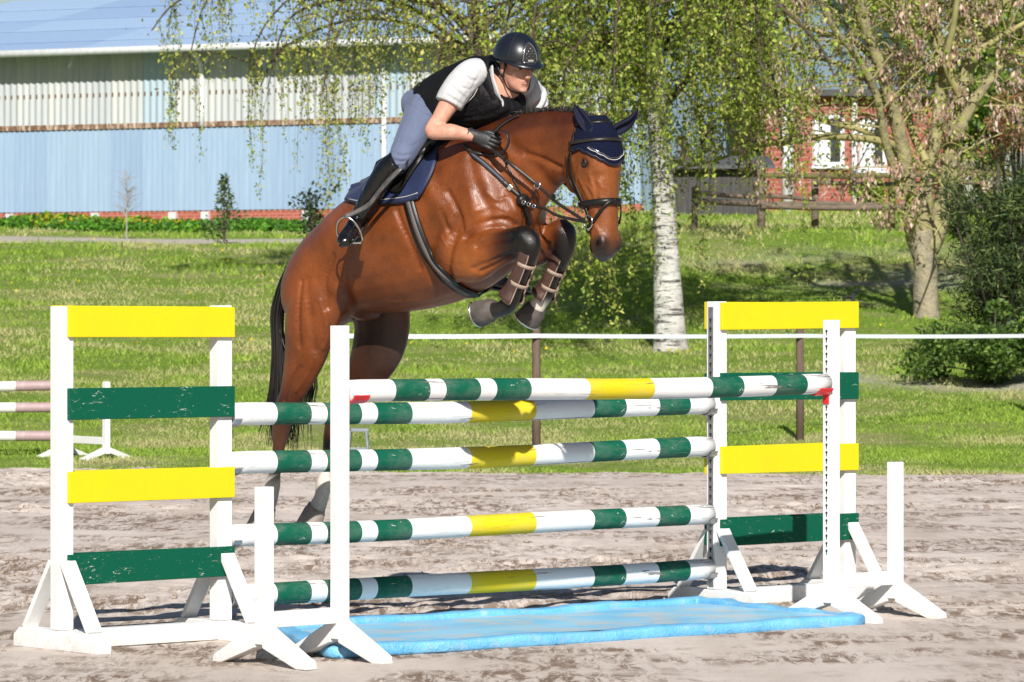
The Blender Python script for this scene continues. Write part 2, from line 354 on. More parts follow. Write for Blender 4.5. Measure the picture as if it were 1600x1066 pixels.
def upright(P, sgn, hgt, sw, label):
    t = thing('jump_upright', label, 'jump upright', P, 'slim white uprights carrying the front pole')
    sp = P + EF * sgn * sw
    MB().box(P + UP * (hgt / 2 + .05), EF * .038, QF * .029, UP * (hgt / 2 - .05)).build('post', M['white'], t, bevel=.004)
    MB().box(sp + UP * (.85 / 2 + .05), EF * .038, QF * .029, UP * (.85 / 2 - .05)).build('short_post', M['white'], t, bevel=.004)
    MB().box((P + sp) / 2 + UP * .215, EF * (sw / 2 - .0385), QF * .022, UP * .038).build('rail', M['white'], t, bevel=.004)
    for c in (P, sp):
        for s in (1, -1):
            d = nrm(QF * s * .38 + UP * -.15); p = c + QF * s * .027 + UP * .145; q = c + QF * s * .40 + UP * .045
            nn = nrm(np.cross(d, EF)); nn = nn if nn[2] > 0 else -nn
            o = MB(); V = []
            for e in (-.0385, .0385):
                V += [c + QF * s * .0295 + UP * .19 + EF * e, c + QF * s * .0295 + UP * .085 + EF * e, c + QF * s * .275 + UP * .0 + EF * e, c + QF * s * .345 + UP * .0 + EF * e, c + QF * s * .338 + UP * .035 + EF * e]
            fs = [(0, 1, 2, 3, 4), (9, 8, 7, 6, 5)] + [(i, 5 + i, 5 + (i + 1) % 5, (i + 1) % 5) for i in range(5)]
            o.add(V, fs).build('foot', M['white'], t, bevel=.004)
    h = MB()
    for i in range(30):
        c = P - EF * sgn * .0388 + UP * (hgt - .06 - i * .041)
        h.sweep([c, c - EF * sgn * .0012], .0075, side=(0, 0, 1), n=8); h.box(c + UP * -.012, EF * .0006, QF * .003, UP * .009)
    tag(h.build('peg_holes', M['hole'], t), kind='stuff')
    return t
upright(FL, -1, 1.615, .475, 'slim white upright with a short side post, in front of the left wing')
upright(FR, 1, 1.633, .52, 'slim white upright with a short side post, right of the water tray')
def pole_mat():
    m, t, p = nodes('striped_pole_paint'); c = ocoord(t); sx = N(t, 'ShaderNodeSeparateXYZ'); t.links.new(c, sx.inputs[0])
    wob = N(t, 'ShaderNodeMath', operation='MULTIPLY_ADD'); t.links.new(noise(t, 9, 3, .5, c), wob.inputs[0]); wob.inputs[1].default_value = .006; t.links.new(sx.outputs[0], wob.inputs[2])
    xs_ = [548, 616, 672, 696, 750, 775, 828, 920, 1022, 1113, 1163, 1213, 1263, 1298]; z0, z1 = 20.05, 22.38
    tt = [(x - 548) * z0 / ((x - 548) * z0 + (1298 - x) * z1) for x in xs_]
    W = (.74, .74, .735); G = (.002, .092, .052); Yl = (.64, .50, .012)
    cols = [W, G, W, G, W, G, W, Yl, W, G, W, G, W]
    base = ramp(t, wob.outputs[0], [(max(tt[i] - .003, 0), cols[i]) for i in range(13)], 'CONSTANT')
    st = ocoord(t, (2.5, 70, 70)); f = noise(t, 2.2, 6, .7, st, .8)
    crack = ramp(t, f, [(.375, (.9, .9, .9)), (.395, (0, 0, 0))]); f2 = noise(t, 150, 6, .78, ocoord(t, (.5, 1, 1)), .8)
    oi = N(t, 'ShaderNodeObjectInfo'); ch = N(t, 'ShaderNodeMath', operation='MULTIPLY_ADD'); ch.inputs[1].default_value = .03; t.links.new(oi.outputs['Random'], ch.inputs[0]); t.links.new(f2, ch.inputs[2])
    chip = ramp(t, ch.outputs[0], [(.665, (0, 0, 0)), (.685, (1, 1, 1))])
    g = ramp(t, noise(t, 6, 6, .75, ocoord(t, (3, 6, 6))), [(.45, (0, 0, 0)), (.85, (.5, .5, .5))])
    a = mix(t, g, base, mix(t, .5, base, (.42, .39, .36))); a = mix(t, chip, a, (.60, .58, .55)); a = mix(t, crack, a, (.16, .14, .13))
    t.links.new(a, p.inputs['Base Color']); p.inputs['Roughness'].default_value = .62; p.inputs['Specular IOR Level'].default_value = .2
    hh = N(t, 'ShaderNodeMath', operation='SUBTRACT'); t.links.new(f2, hh.inputs[0]); t.links.new(crack, hh.inputs[1]); bump(t, p, hh.outputs[0], .4, .006)
    return m
M['pole'] = pole_mat()
def pole(p, q, r, name, label, group, mat, seed):
    p = A(*p); q = A(*q); L = np.linalg.norm(q - p); rs = np.random.default_rng(seed); n = 22; k = 36
    V = []; ts = np.linspace(0, 1, k); ph = rs.uniform(0, 6.28, 4)
    for i, tt in enumerate(ts):
        rr = r * (1 + .012 * math.sin(5 * tt * 3 + ph[0])); sag = -.010 * math.sin(math.pi * tt) + .004 * math.sin(7 * tt + ph[1])
        if i in (0, k - 1): rr *= .93
        for a in range(n):
            w = 2 * math.pi * a / n; r2 = rr * (1 + .015 * math.sin(2 * w + ph[2] + tt * 2) + rs.normal(0, .003))
            V.append((tt, r2 / L * math.cos(w) + 0, (r2 * math.sin(w) + sag) / L))
    Fc = [(i * n + a, (i + 1) * n + a, (i + 1) * n + (a + 1) % n, i * n + (a + 1) % n) for i in range(k - 1) for a in range(n)]
    Fc += [tuple(range(n)), tuple((k - 1) * n + a for a in range(n))[::-1]]
    o = finish(mesh_np(V, Fc), name, mat, None, True); o.location = tuple(p)
    ex = nrm(q - p); ey = nrm(np.cross(UP, ex)); ez = np.cross(ex, ey); Rm = Matrix((ex, ey, ez)).transposed()
    o.rotation_euler = Rm.to_euler(); o.scale = (L, L, L); return tag(o, label, 'pole', group)
gp = 'striped poles of the jump'
pole(FL + EF * .047 + UP * 1.300, FR - EF * .047 + UP * 1.288, .056, 'jump_pole', 'green, white and yellow striped pole on red cups, frontmost and highest', gp, M['pole'], 1)
for i, (za, zb, lab) in enumerate(((1.152, 1.150, 'striped pole just below the front pole, topmost of the four between the wings'), (.900, .910, 'striped pole between the wings, second of four from the top'),
        (.531, .530, 'striped pole between the wings, third of four from the top'), (.224, .221, 'lowest striped pole between the wings, just above the water tray'))):
    pole(PL + E * .058 + UP * za, PR - E * .058 + UP * zb, .0575, 'jump_pole', lab, gp, M['pole'], 2 + i)
def cup(P, e, q, z, m, label, group, w=.05):
    """shallow curved dish on a back plate; e points from the post towards the pole"""
    t = thing('jump_cup', label, 'pole cup', P + UP * z, group); G = []
    for i in range(7):
        a = math.radians(-65 + i * 130 / 6); G.append([P + q * (.066 * math.sin(a)) + UP * (z + .002 - .066 * math.cos(a)) + e * d for d in (.045, .045 + w)])
    o = MB().grid(G).build('dish', m, t); s = o.modifiers.new('solid', 'SOLIDIFY'); s.thickness = .006; s.offset = -1 if np.dot(np.cross(q, e), UP) > 0 else 1
    MB().box(P + e * .0435 + UP * (z - .045), e * .004, q * .021, UP * .065).build('back_plate', m, t, bevel=.003)
    return t
gc = 'cups holding the poles'
cup(FL, EF, QF, 1.300, M['red'], 'red plastic cup under the left end of the front pole', gc, .10)
cup(FR, -EF, QF, 1.288, M['red'], 'red plastic cup under the right end of the front pole', gc, .10)
for i, (za, zb) in enumerate(((1.152, 1.150), (.900, .910), (.531, .530), (.224, .221))):
    nm = ('topmost', 'second', 'third', 'lowest')[i]
    cup(PL, E, Q, za, M['zinc'], f'grey metal cup under the left end of the {nm} pole between the wings', gc)
    cup(PR, -E, Q, zb, M['zinc'], f'grey metal cup under the right end of the {nm} pole between the wings', gc)

# water tray: blue vinyl sheet with a soft rim tube
def tray_mat():
    m, t, p = nodes('blue_vinyl'); c = ocoord(t); f = noise(t, 3.2, 6, .7, c); a = ramp(t, noise(t, 2, 3, .5, c), [(.35, (.18, .50, .78)), (.65, (.27, .60, .84))])
    a = mix(t, ramp(t, f, [(.47, (0, 0, 0)), (.60, (.75, .75, .75))]), a, (.52, .51, .49))
    t.links.new(a, p.inputs['Base Color']); p.inputs['Roughness'].default_value = .42
    bump(t, p, noise(t, 5, 4, .6, ocoord(t, (1, 3, 1)), 1.5), .35, .03); return m
def rim_mat():
    m, t, p = nodes('blue_vinyl_rim'); c = ocoord(t); a = ramp(t, noise(t, 4, 5, .6, c), [(.3, (.10, .38, .70)), (.7, (.18, .50, .78))])
    a = mix(t, ramp(t, noise(t, 11, 6, .75, c), [(.52, (0, 0, 0)), (.72, (.65, .65, .65))]), a, (.42, .43, .42))
    t.links.new(a, p.inputs['Base Color']); p.inputs['Roughness'].default_value = .42; bump(t, p, noise(t, 24, 5, .65, c, 2.2), .6, .02); return m
tn = [gnd(525, 1029), gnd(1336, 979), gnd(1092, 950), gnd(425, 992)]
tc = sum(tn) / 4; tt_ = thing('water_tray', 'flat bright blue water tray with a soft raised rim under the poles', 'water tray', tc)
G = []
for i in range(60):
    row = []
    for j in range(26):
        u, v = i / 59, j / 25; p = (tn[0] * (1 - u) + tn[1] * u) * (1 - v) + (tn[3] * (1 - u) + tn[2] * u) * v
        z = .056 - .030 * v + .010 * float(fbm(np.array([p[0]]), np.array([p[1]]), 2.3, 3, 3)[0]); row.append(p + UP * z)
    G.append(row)
MB().grid(G).build('sheet', tray_mat(), tt_, True)
ring = []; rr = []
for k in range(4):
    a, b = tn[k], tn[(k + 1) % 4]; nseg = 46 if k % 2 == 0 else 22
    for i in range(nseg):
        u = i / nseg; p = a * (1 - u) + b * u; sag = math.sin(math.pi * u) * (.05 if k == 2 else .012) * math.sin(7 * u + k)
        o = nrm(p - tc) * sag; rnd = .034 + .003 * math.sin(23 * u + k) + RNG.normal(0, .0008); ring.append(p + o + UP * (rnd * .92)); rr.append(rnd)
ring += ring[:2]; rr += rr[:2]
ring = np.array(ring); T = np.gradient(ring, axis=0)
MB().rings([ell(ring[i], UP * rr[i] * .98, nrm(np.cross(T[i], UP)) * rr[i] * (1.5 + .15 * math.sin(i * 1.7) * math.sin(i * .31)), 20, 3.6) for i in range(len(ring))]).build('rim', rim_mat(), tt_, True)
# ------------------------------------------------------------------ horse
HB = math.radians(50); HD = A(math.sin(HB), -math.cos(HB), 0); HL = A(math.cos(HB), math.sin(HB), 0)   # heading and the horse's left
HM = A((640 - 800) / F * 21.75, 21.75, 0)
def HP(px, py, v=0.0):                                     # pixel on the vertical plane lying v metres to the left of the horse's middle
    k = (px - 800) / F
    u = (k * HM[1] - HM[0] + v * (HL[1] * k - HL[0])) / (HD[0] - HD[1] * k)
    P = HM + HD * u + HL * v; return A(P[0], P[1], CAMH + (HOR - py) / F * P[1])
BAY = A(.19, .050, .010); BAYD = A(.066, .016, .005); BAYO = A(.27, .079, .016); BLK = A(.006, .005, .0045); WHT = A(.62, .58, .54); HOOF = A(.13, .115, .10); DRK = A(.06, .022, .010)
HS = []                                                    # (centre, radius, colour) samples for the coat
def torso(mb, spec, dens=5, lat=HL, vmid=0.0):
    rows = []
    for (tx, ty, bx, by, w, egg, p, *v) in spec:
        vv = v[0] if v else 0.0; T = HP(tx, ty, vv); B = HP(bx, by, vv); rows.append(np.r_[T, B, w, egg, p])
    rows = cr(rows, dens); R = []
    for r in rows:
        T, B = r[:3], r[3:6]; c = (T + B) / 2; R.append(ell(c, (T - B) / 2, lat * r[6], 28, r[8], r[7]))
    mb.rings(R); return rows
def limb(mb, pts, dens=4, side=HL):                        # rows: px, py, v, fore-aft radius, lateral radius, colour
    P = np.array([HP(a[0], a[1], a[2]) for a in pts]); D = cr(np.c_[P, [a[3] for a in pts], [a[4] for a in pts], [a[5] for a in pts]], dens)
    mb.sweep(D[:, :3], D[:, 3], D[:, 4], side, 16, True)
    for d in D: HS.append((d[:3], max(d[3], d[4]), np.clip(d[5:8], 0, 1)))
    return D
hb = MB()
tr = torso(hb, [(482, 398, 478, 440, .07, 0, 2), (486, 384, 474, 500, .20, .1, 2), (500, 362, 500, 520, .265, .15, 2.1), (525, 340, 535, 502, .285, .05, 2.1), (560, 310, 570, 490, .29, -.1, 2.1),
    (600, 283, 615, 489, .305, -.15, 2.1), (640, 260, 662, 484, .315, -.15, 2.1), (680, 240, 708, 473, .305, -.1, 2.1), (716, 216, 748, 456, .275, -.12, 2.1), (748, 203, 786, 430, .25, -.15, 2.2),
    (775, 206, 812, 402, .235, -.1, 2.3), (796, 240, 826, 370, .20, 0, 2.4), (812, 280, 832, 340, .10, 0, 2)])
nk = torso(hb, [(742, 206, 808, 392, .19, -.1, 2.1), (770, 190, 826, 362, .165, -.15, 2.1), (800, 180, 846, 328, .135, -.18, 2.1, 0), (838, 174, 866, 300, .112, -.18, 2, -.01), (876, 172, 885, 281, .098, -.1, 2, -.03), (908, 176, 899, 262, .085, 0, 2, -.05), (928, 192, 912, 250, .07, 0, 2, -.06)])
for r in tr[::2]: HS.append(((r[:3] + r[3:6]) / 2, np.linalg.norm(r[:3] - r[3:6]) / 2, BAY))
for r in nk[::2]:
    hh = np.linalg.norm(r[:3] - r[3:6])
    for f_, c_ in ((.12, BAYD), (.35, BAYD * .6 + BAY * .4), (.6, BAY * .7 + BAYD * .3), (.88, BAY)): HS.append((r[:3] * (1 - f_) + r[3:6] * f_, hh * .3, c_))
def L(px, py, v, a, b, c): return (px, py, v, a, b, *c) if False else (px, py, v, a, b, tuple(c))
def limbc(mb, pts, dens=4, side=HL):
    P = np.array([HP(a[0], a[1], a[2]) for a in pts]); Cc = np.array([a[5] for a in pts])
    D = cr(np.c_[P, [a[3] for a in pts], [a[4] for a in pts], Cc], dens); mb.sweep(D[:, :3], D[:, 3], D[:, 4], side, 18, True)
    for d in D: HS.append((d[:3], max(d[3], d[4]), np.clip(d[5:8], 0, 1)))
    return D
# hind legs (right is the near one)
RH = limbc(hb, [(508, 400, -.13, .17, .13, BAY), (500, 450, -.16, .185, .13, BAY), (487, 500, -.18, .165, .115, BAY), (479, 545, -.19, .140, .088, BAY), (468, 583, -.19, .108, .066, BAY), (455, 618, -.19, .074, .050, BAYD), (444, 644, -.19, .068, .048, BAYD * .7), (439, 672, -.19, .053, .042, DRK),
    (435, 704, -.19, .036, .030, DRK), (430, 738, -.19, .034, .030, BLK * 2), (426, 756, -.19, .045, .042, WHT), (424, 775, -.185, .040, .038, WHT), (418, 791, -.18, .044, .044, WHT * .8), (412, 802, -.18, .046, .044, HOOF), (409, 810, -.18, .04, .04, HOOF)])
LH = limbc(hb, [(560, 425, .13, .18, .12, BAY), (590, 470, .17, .19, .11, BAY), (596, 515, .19, .185, .09, BAYD), (586, 552, .19, .165, .08, BAYD), (566, 590, .19, .118, .062, BAYD), (546, 620, .19, .080, .050, BAYD * .7), (530, 645, .19, .068, .048, DRK), (519, 672, .19, .050, .040, DRK),
    (513, 704, .19, .036, .030, BLK * 2), (509, 735, .19, .034, .030, WHT), (506, 756, .19, .046, .042, WHT), (503, 775, .185, .042, .038, WHT), (497, 790, .18, .048, .044, WHT * .8), (491, 801, .18, .046, .044, HOOF), (487, 808, .18, .04, .04, HOOF)])
# point of hock
for D, k in ((RH, 0), (LH, 0)): pass
# forelegs: folded
RF = limbc(hb, [(712, 330, -.13, .15, .10, BAY), (716, 385, -.17, .15, .11, BAY), (738, 402, -.19, .135, .10, BAYO), (764, 393, -.20, .110, .088, BAYO), (790, 384, -.20, .088, .072, BAYD), (808, 378, -.20, .078, .066, BLK), (820, 374, -.20, .070, .064, BLK), (828, 384, -.20, .062, .058, BLK), (826, 400, -.20, .050, .048, BLK),
    (818, 424, -.20, .036, .036, BLK), (808, 448, -.20, .036, .036, BLK), (800, 466, -.20, .044, .042, BLK), (792, 478, -.20, .046, .042, BLK * 2), (778, 485, -.20, .040, .040, BLK * 3), (767, 486, -.20, .048, .048, BLK * 4), (758, 489, -.20, .045, .045, HOOF)])
LF = limbc(hb, [(800, 330, .12, .14, .10, BAY), (808, 375, .16, .13, .10, BAYD), (834, 388, .17, .100, .082, BAYD), (856, 380, .175, .084, .070, BAYD), (872, 366, .18, .074, .066, BLK), (880, 364, .18, .070, .066, BLK), (881, 382, .18, .064, .06, BLK), (878, 400, .18, .052, .048, BLK),
    (868, 424, .18, .036, .036, BLK), (859, 445, .18, .038, .038, BLK), (852, 459, .18, .046, .044, BLK), (845, 470, .18, .042, .042, WHT), (838, 480, .18, .048, .046, WHT), (834, 486, .18, .048, .046, WHT * .9), (830, 492, .18, .045, .045, HOOF)])
# muscle masses: shoulder, buttock, breast, elbow, sheath
def blob(px, py, v, rf, rl, rz): hb.ball(HP(px, py, v), HD * rf, HL * rl, UP * rz)
blob(728, 335, -.185, .20, .08, .26); blob(706, 405, -.175, .14, .09, .13); blob(515, 420, -.16, .22, .12, .22)
blob(785, 335, -.10, .13, .09, .15); blob(808, 330, .10, .12, .10, .13); blob(572, 488, .0, .10, .06, .05); blob(800, 380, -.02, .11, .14, .10)
# head frame
hn = A(math.sin(math.radians(36)), -math.cos(math.radians(36)), 0)
POLL = HP(936, 186, -.06); head_dn = nrm(A(0, 0, -1) + hn * .10); HN = nrm(hn + UP * .10); HSd = np.cross(HN, head_dn) ; HSd = HSd if HSd @ HL > 0 else -HSd     # horse's left on the head
HLEN = .700
#        t     front  back  half-width  squareness
HR = [(-.03, .030, -.10, .050, 2.0), (.03, .062, -.130, .078, 2.0), (.10, .085, -.155, .094, 2.2), (.19, .102, -.172, .112, 2.5), (.28, .106, -.185, .122, 2.7), (.37, .104, -.192, .116, 2.7), (.46, .100, -.178, .103, 2.6), (.55, .094, -.142, .091, 2.5),
      (.64, .090, -.100, .081, 2.5), (.73, .085, -.076, .075, 2.5), (.81, .080, -.066, .074, 2.5), (.88, .077, -.063, .077, 2.5), (.94, .067, -.061, .073, 2.4), (.985, .050, -.052, .060, 2.2), (1.015, .022, -.035, .036, 2), (1.025, .005, -.02, .015, 2)]
HRd = cr(HR, 6)
def hring(t): return [np.interp(t, HRd[:, 0], HRd[:, i]) for i in range(5)]
def HSurf(t, phi, off=0.0):                                # phi 0 = front of the face, +90 = horse's left
    _, f, b, w, p = hring(t); c = POLL + head_dn * HLEN * t + HN * ((f + b) / 2 - .02); cs, sn = math.cos(math.radians(phi)), math.sin(math.radians(phi))
    x = abs(cs) ** (2 / p) * np.sign(cs); y = abs(sn) ** (2 / p) * np.sign(sn); eg = 1 - .22 * max(x, 0) * (1 if t > .4 else .4) - .12 * max(-x, 0) 
    return c + HN * ((f - b) / 2 + off) * x + HSd * (w + off) * y * eg
def HNorm(t, phi):
    a = HSurf(t + .01, phi) - HSurf(t - .01, phi); b = HSurf(t, phi + 2) - HSurf(t, phi - 2); n = nrm(np.cross(a, b)); c = POLL + head_dn * HLEN * t
    return n if n @ (HSurf(t, phi) - c) > 0 else -n
hb.rings([[HSurf(t, 360 * k / 30) for k in range(30)] for t in np.linspace(-.03, 1.025, 46)])
for t in np.linspace(0, 1, 20):
    c = POLL + head_dn * HLEN * t
    HS.append((c, .13, (BAYO * .75 + BAYD * .25) if t < .84 else (BAYO * (1 - (t - .84) / .12) + A(.05, .036, .032) * ((t - .84) / .12) if t < .96 else A(.028, .023, .022))))
hb.ball(HSurf(.9, 60, -.008), HN * .036, HSd * .028, head_dn * .050); hb.ball(HSurf(.9, -60, -.008), HN * .036, HSd * .028, head_dn * .050)   # nostril rims
hb.ball(HSurf(.995, 180, -.03), HN * .03, HSd * .034, head_dn * .03)        # chin
for s in (1, -1):
    hb.ball(HSurf(.30, s * 68, -.016), HN * .034, HSd * .022, head_dn * .030)     # brow over the eye
    hb.ball(HSurf(.38, s * 128, -.03), HN * .085, HSd * .032, head_dn * .10)        # cheek
    a = HSurf(.40, s * 62, -.002); b_ = HSurf(.60, s * 58, -.006); hb.sweep([a, (a + b_) / 2, b_], .011, side=tuple(HN), n=8)     # facial crest
raw = mesh_np(hb.V, hb.F)
def remesh(raw, vox, it, fac=.5):
    o = bpy.data.objects.new('tmp', raw); COL.objects.link(o)
    m = o.modifiers.new('r', 'REMESH'); m.mode = 'VOXEL'; m.voxel_size = vox
    s = o.modifiers.new('s', 'SMOOTH'); s.iterations = it; s.factor = fac
    dg = bpy.context.evaluated_depsgraph_get(); dg.update(); me = bpy.data.meshes.new_from_object(o.evaluated_get(dg)); bpy.data.objects.remove(o); return me
hm = remesh(raw, .0088, 9)
V = np.empty(len(hm.vertices) * 3, np.float32); hm.vertices.foreach_get('co', V); V = V.reshape(-1, 3).astype(float)
NV = np.empty(len(hm.vertices) * 3, np.float32); hm.vertices.foreach_get('normal', NV); NV = NV.reshape(-1, 3).astype(float)
hbvh = BVHTree.FromPolygons([Vector(v) for v in V], [tuple(p.vertices) for p in hm.polygons])
CAMP = Vector((0, 0, CAMH))
def cast(px, py, bv=None):                                 # first point of the horse along the line through a pixel
    d = Vector(((px - 800) / F, 1, (HOR - py) / F)).normalized(); h = (bv or hbvh).ray_cast(CAMP, d)
    return (A(*h[0]), A(*h[1])) if h[0] is not None else None
# sculpt: strokes following muscle edges, veins and folds (radius, depth along the normal)
def stroke(pts, r, amt, near=True):
    global V
    P = []
    for a in pts:
        h = cast(*a)
        if h: P.append(h[0])
    if len(P) < 1: return
    D = cr(np.array(P), 8) if len(P) > 1 else np.array(P)
    dm = np.min(np.linalg.norm(V[:, None] - D[None], axis=2), axis=1) if len(D) < 60 else None
    V = V + NV * (amt * np.exp(-(dm / r) ** 2))[:, None]
stroke([(716, 345), (700, 400), (704, 440)], .030, -.020)            # groove behind the elbow
stroke([(727, 372), (750, 350), (785, 342), (806, 352)], .016, -.014)  # fold above the forearm
stroke([(735, 362), (760, 345), (790, 337)], .012, .010)
stroke([(740, 420), (775, 405), (800, 398)], .016, -.010)
stroke([(660, 250), (672, 300), (700, 345)], .05, .014)
stroke([(735, 245), (745, 290), (765, 325)], .035, -.012)             # shoulder to neck
stroke([(800, 225), (840, 265), (860, 290)], .035, -.010)             # jugular groove
stroke([(770, 265), (790, 300), (805, 330)], .020, .010)
stroke([(545, 385), (535, 430), (545, 470)], .035, -.016)             # flank hollow
stroke([(480, 440), (485, 500), (492, 545)], .025, -.010)             # split of the ham
stroke([(505, 545), (512, 520), (508, 490)], .014, .008)
stroke([(470, 575), (452, 600), (445, 625)], .014, -.010)
stroke([(600, 472), (660, 470), (705, 457)], .016, .003)              # vein along the belly
stroke([(600, 380), (640, 395), (680, 430)], .05, -.006)
for vn in ([(745, 330), (770, 322), (792, 330)], [(758, 300), (775, 312), (790, 310)], [(690, 370), (698, 395), (694, 425)], [(500, 470), (508, 500), (505, 530)], [(492, 560), (478, 590), (462, 612)], [(918, 290), (926, 300), (930, 316)], [(934, 284), (944, 296)], [(760, 410), (778, 398), (795, 392)], [(752, 372), (775, 366), (796, 366)], [(905, 262), (900, 285), (906, 305)]): stroke(vn, .0085, .0065)
for mg_ in ([(752, 425), (780, 412), (800, 402)], [(745, 385), (770, 376), (798, 372)], [(700, 300), (715, 330), (722, 360)], [(690, 330), (702, 360)], [(520, 400), (508, 440), (512, 480)], [(470, 440), (466, 490), (468, 540)], [(820, 240), (850, 250), (875, 262)], [(770, 230), (800, 262), (830, 292)], [(620, 330), (640, 380), (655, 420)]): stroke(mg_, .016, -.013)
stroke([(925, 275), (930, 300), (934, 330)], .012, -.006); stroke([(940, 280), (938, 310)], .012, .005); stroke([(905, 280), (915, 300), (925, 318)], .010, .006)
stroke([(893, 250), (888, 280), (896, 310)], .020, .006); stroke([(925, 345), (935, 362)], .012, .006)
stroke([(655, 400), (665, 425), (700, 445)], .04, -.006); stroke([(540, 345), (520, 360), (500, 380)], .05, .008); stroke([(735, 300), (740, 330)], .03, .010)
for s in (1, -1):                                          # nostrils
    for c_, r_, a_ in ((HSurf(.905, s * 64, .01), .022, -.016), ):
        dm = np.linalg.norm((V - c_) @ np.stack([HN, HSd, head_dn * .62], 1), axis=1); V = V + NV * (a_ * np.exp(-(dm / r_) ** 2))[:, None]
    c_ = HSurf(.325, s * 72, .0); dm = np.linalg.norm(V - c_, axis=1); V = V - NV * (.012 * np.exp(-(dm / .022) ** 2))[:, None]
    for k in range(12):                                    # mouth line
        c_ = HSurf(.93 - .012 * k * .9, s * (150 - 4 * k), 0); dm = np.linalg.norm(V - c_, axis=1); V = V - NV * (.0025 * np.exp(-(dm / .010) ** 2))[:, None]
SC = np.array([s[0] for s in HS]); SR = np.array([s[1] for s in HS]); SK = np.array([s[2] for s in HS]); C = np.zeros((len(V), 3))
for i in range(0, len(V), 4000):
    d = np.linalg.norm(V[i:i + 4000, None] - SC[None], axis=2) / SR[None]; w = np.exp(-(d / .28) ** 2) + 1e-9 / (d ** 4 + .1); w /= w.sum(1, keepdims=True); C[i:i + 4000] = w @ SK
for s in (1, -1):
    c_ = HSurf(.915, s * 64, 0); dm = np.linalg.norm(V - c_, axis=1); k = .9 * np.exp(-(dm / .050) ** 4)[:, None]; C = C * (1 - k) + A(.010, .008, .008) * k
    c_ = HSurf(.325, s * 72, 0); dm = np.linalg.norm(V - c_, axis=1); k = .8 * np.exp(-(dm / .032) ** 2)[:, None]; C = C * (1 - k) + A(.03, .012, .008) * k
gr = HP(590, 545, .1); dm = np.linalg.norm((V - gr) * A(1, 1, .8), axis=1); k = .85 * np.exp(-(dm / .22) ** 2) * ((V - HM) @ HL > -.07); C = C * (1 - k[:, None]) + A(.03, .018, .014) * k[:, None]   # coat colour blended darker inside the thighs
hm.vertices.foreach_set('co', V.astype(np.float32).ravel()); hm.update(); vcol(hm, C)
hbvh = BVHTree.FromPolygons([Vector(v) for v in V], [tuple(p.vertices) for p in hm.polygons])
def coat_mat():
    m, t, p = nodes('bay_coat'); c = ocoord(t); a = N(t, 'ShaderNodeAttribute', attribute_name='Col')
    v1 = ramp(t, noise(t, 5, 5, .6, c), [(.28, (.52, .48, .44)), (.72, (1.22, 1.19, 1.14))]); v2 = ramp(t, noise(t, 90, 4, .7, c), [(.3, (.8, .8, .8)), (.7, (1.12, 1.12, 1.12))])
    col = mix(t, 1.0, mix(t, 1.0, a.outputs['Color'], v1, 'MULTIPLY'), v2, 'MULTIPLY'); t.links.new(col, p.inputs['Base Color'])
    t.links.new(ramp(t, noise(t, 26, 6, .75, c), [(.3, (.25, .25, .25)), (.7, (.44, .44, .44))]), p.inputs['Roughness'])
    p.inputs['Specular IOR Level'].default_value = .42; p.inputs['Coat Weight'].default_value = .05; p.inputs['Coat Roughness'].default_value = .22
    h = N(t, 'ShaderNodeMath', operation='MULTIPLY_ADD'); t.links.new(noise(t, 110, 5, .7, ocoord(t, (1, 1, .4)), .8), h.inputs[0]); h.inputs[1].default_value = .9; t.links.new(noise(t, 230, 3, .6, ocoord(t, (1, 1, .4))), h.inputs[2])
    bump(t, p, h.outputs[0], .5, .004); return m
M['coat'] = coat_mat()
horse = thing('horse', 'bay horse with navy ear bonnet and black mane jumping over the striped poles', 'horse', HM + UP * 0)
finish(hm, 'body', M['coat'], horse, True)
M['eye'] = plain('dark_eye', (.012, .006, .004), .06, (.006, .003, .002), spec=.8)
for s in (1, -1):
    e = HSurf(.325, s * 72, -.007); MB().ball(e, HN * .024, HSd * .016, head_dn * .019).build('eye', M['eye'], horse, True)
    lid = MB(); R = []
    for k in range(13):
        w = math.radians(-20 + 220 * k / 12); R.append(e + (HN * .8 + HSd * s * .25) * .028 * math.cos(w) - head_dn * .021 * math.sin(w) + (HSd * s * .8 + HN * .3) * .007)
    lid.sweep(R, [.002] + [.0055] * 11 + [.002], side=tuple(HSd), n=8).build('eyelid', M['coatd'] if 'coatd' in M else plain('dark_lid', (.05, .02, .01), .5), horse, True)
def hoof(cor, sole, m):
    ax = nrm(sole - cor); R = []; f = HD - ax * (HD @ ax); f = nrm(f)
    for k_, r_ in ((-.25, .050), (0, .056), (.04, .060), (.95, .071), (1.0, .070)):
        R.append([cor + (sole - cor) * k_ + (f * (1.06 if math.cos(w) > 0 else .9) * math.cos(w) + np.cross(ax, f) * math.sin(w)) * r_ for w in np.linspace(0, 6.2832, 23)[:-1]])
    o = MB().rings(R).build('hoof', m, horse, True); sh = [sole + ax * .004 + (f * 1.02 * math.cos(w) + np.cross(ax, f) * math.sin(w)) * .064 for w in np.linspace(-2.5, 2.5, 24)]
    MB().sweep(sh, .010, .007, tuple(ax), 8).build('horseshoe', M['steel'], o, True)
M['hoofd'] = plain('dusty_dark_hoof', (.10, .082, .072), .7, (.035, .03, .027), scale=18, bumps=.4, bscale=60); M['hoofl'] = plain('pale_hoof', (.36, .31, .27), .6, (.20, .16, .13), scale=18, bumps=.4, bscale=60)
hoof(HP(768, 483, -.2), HP(748, 489, -.2), M['hoofd']); hoof(HP(836, 482, .18), HP(824, 499, .18), M['hoofd']); hoof(HP(414, 798, -.18), HP(403, 826, -.18), M['hoofl']); hoof(HP(492, 797, .18), HP(480, 824, .18), M['hoofl'])
M['nostril'] = plain('nostril_dark', (.006, .004, .004), .9, spec=.1)
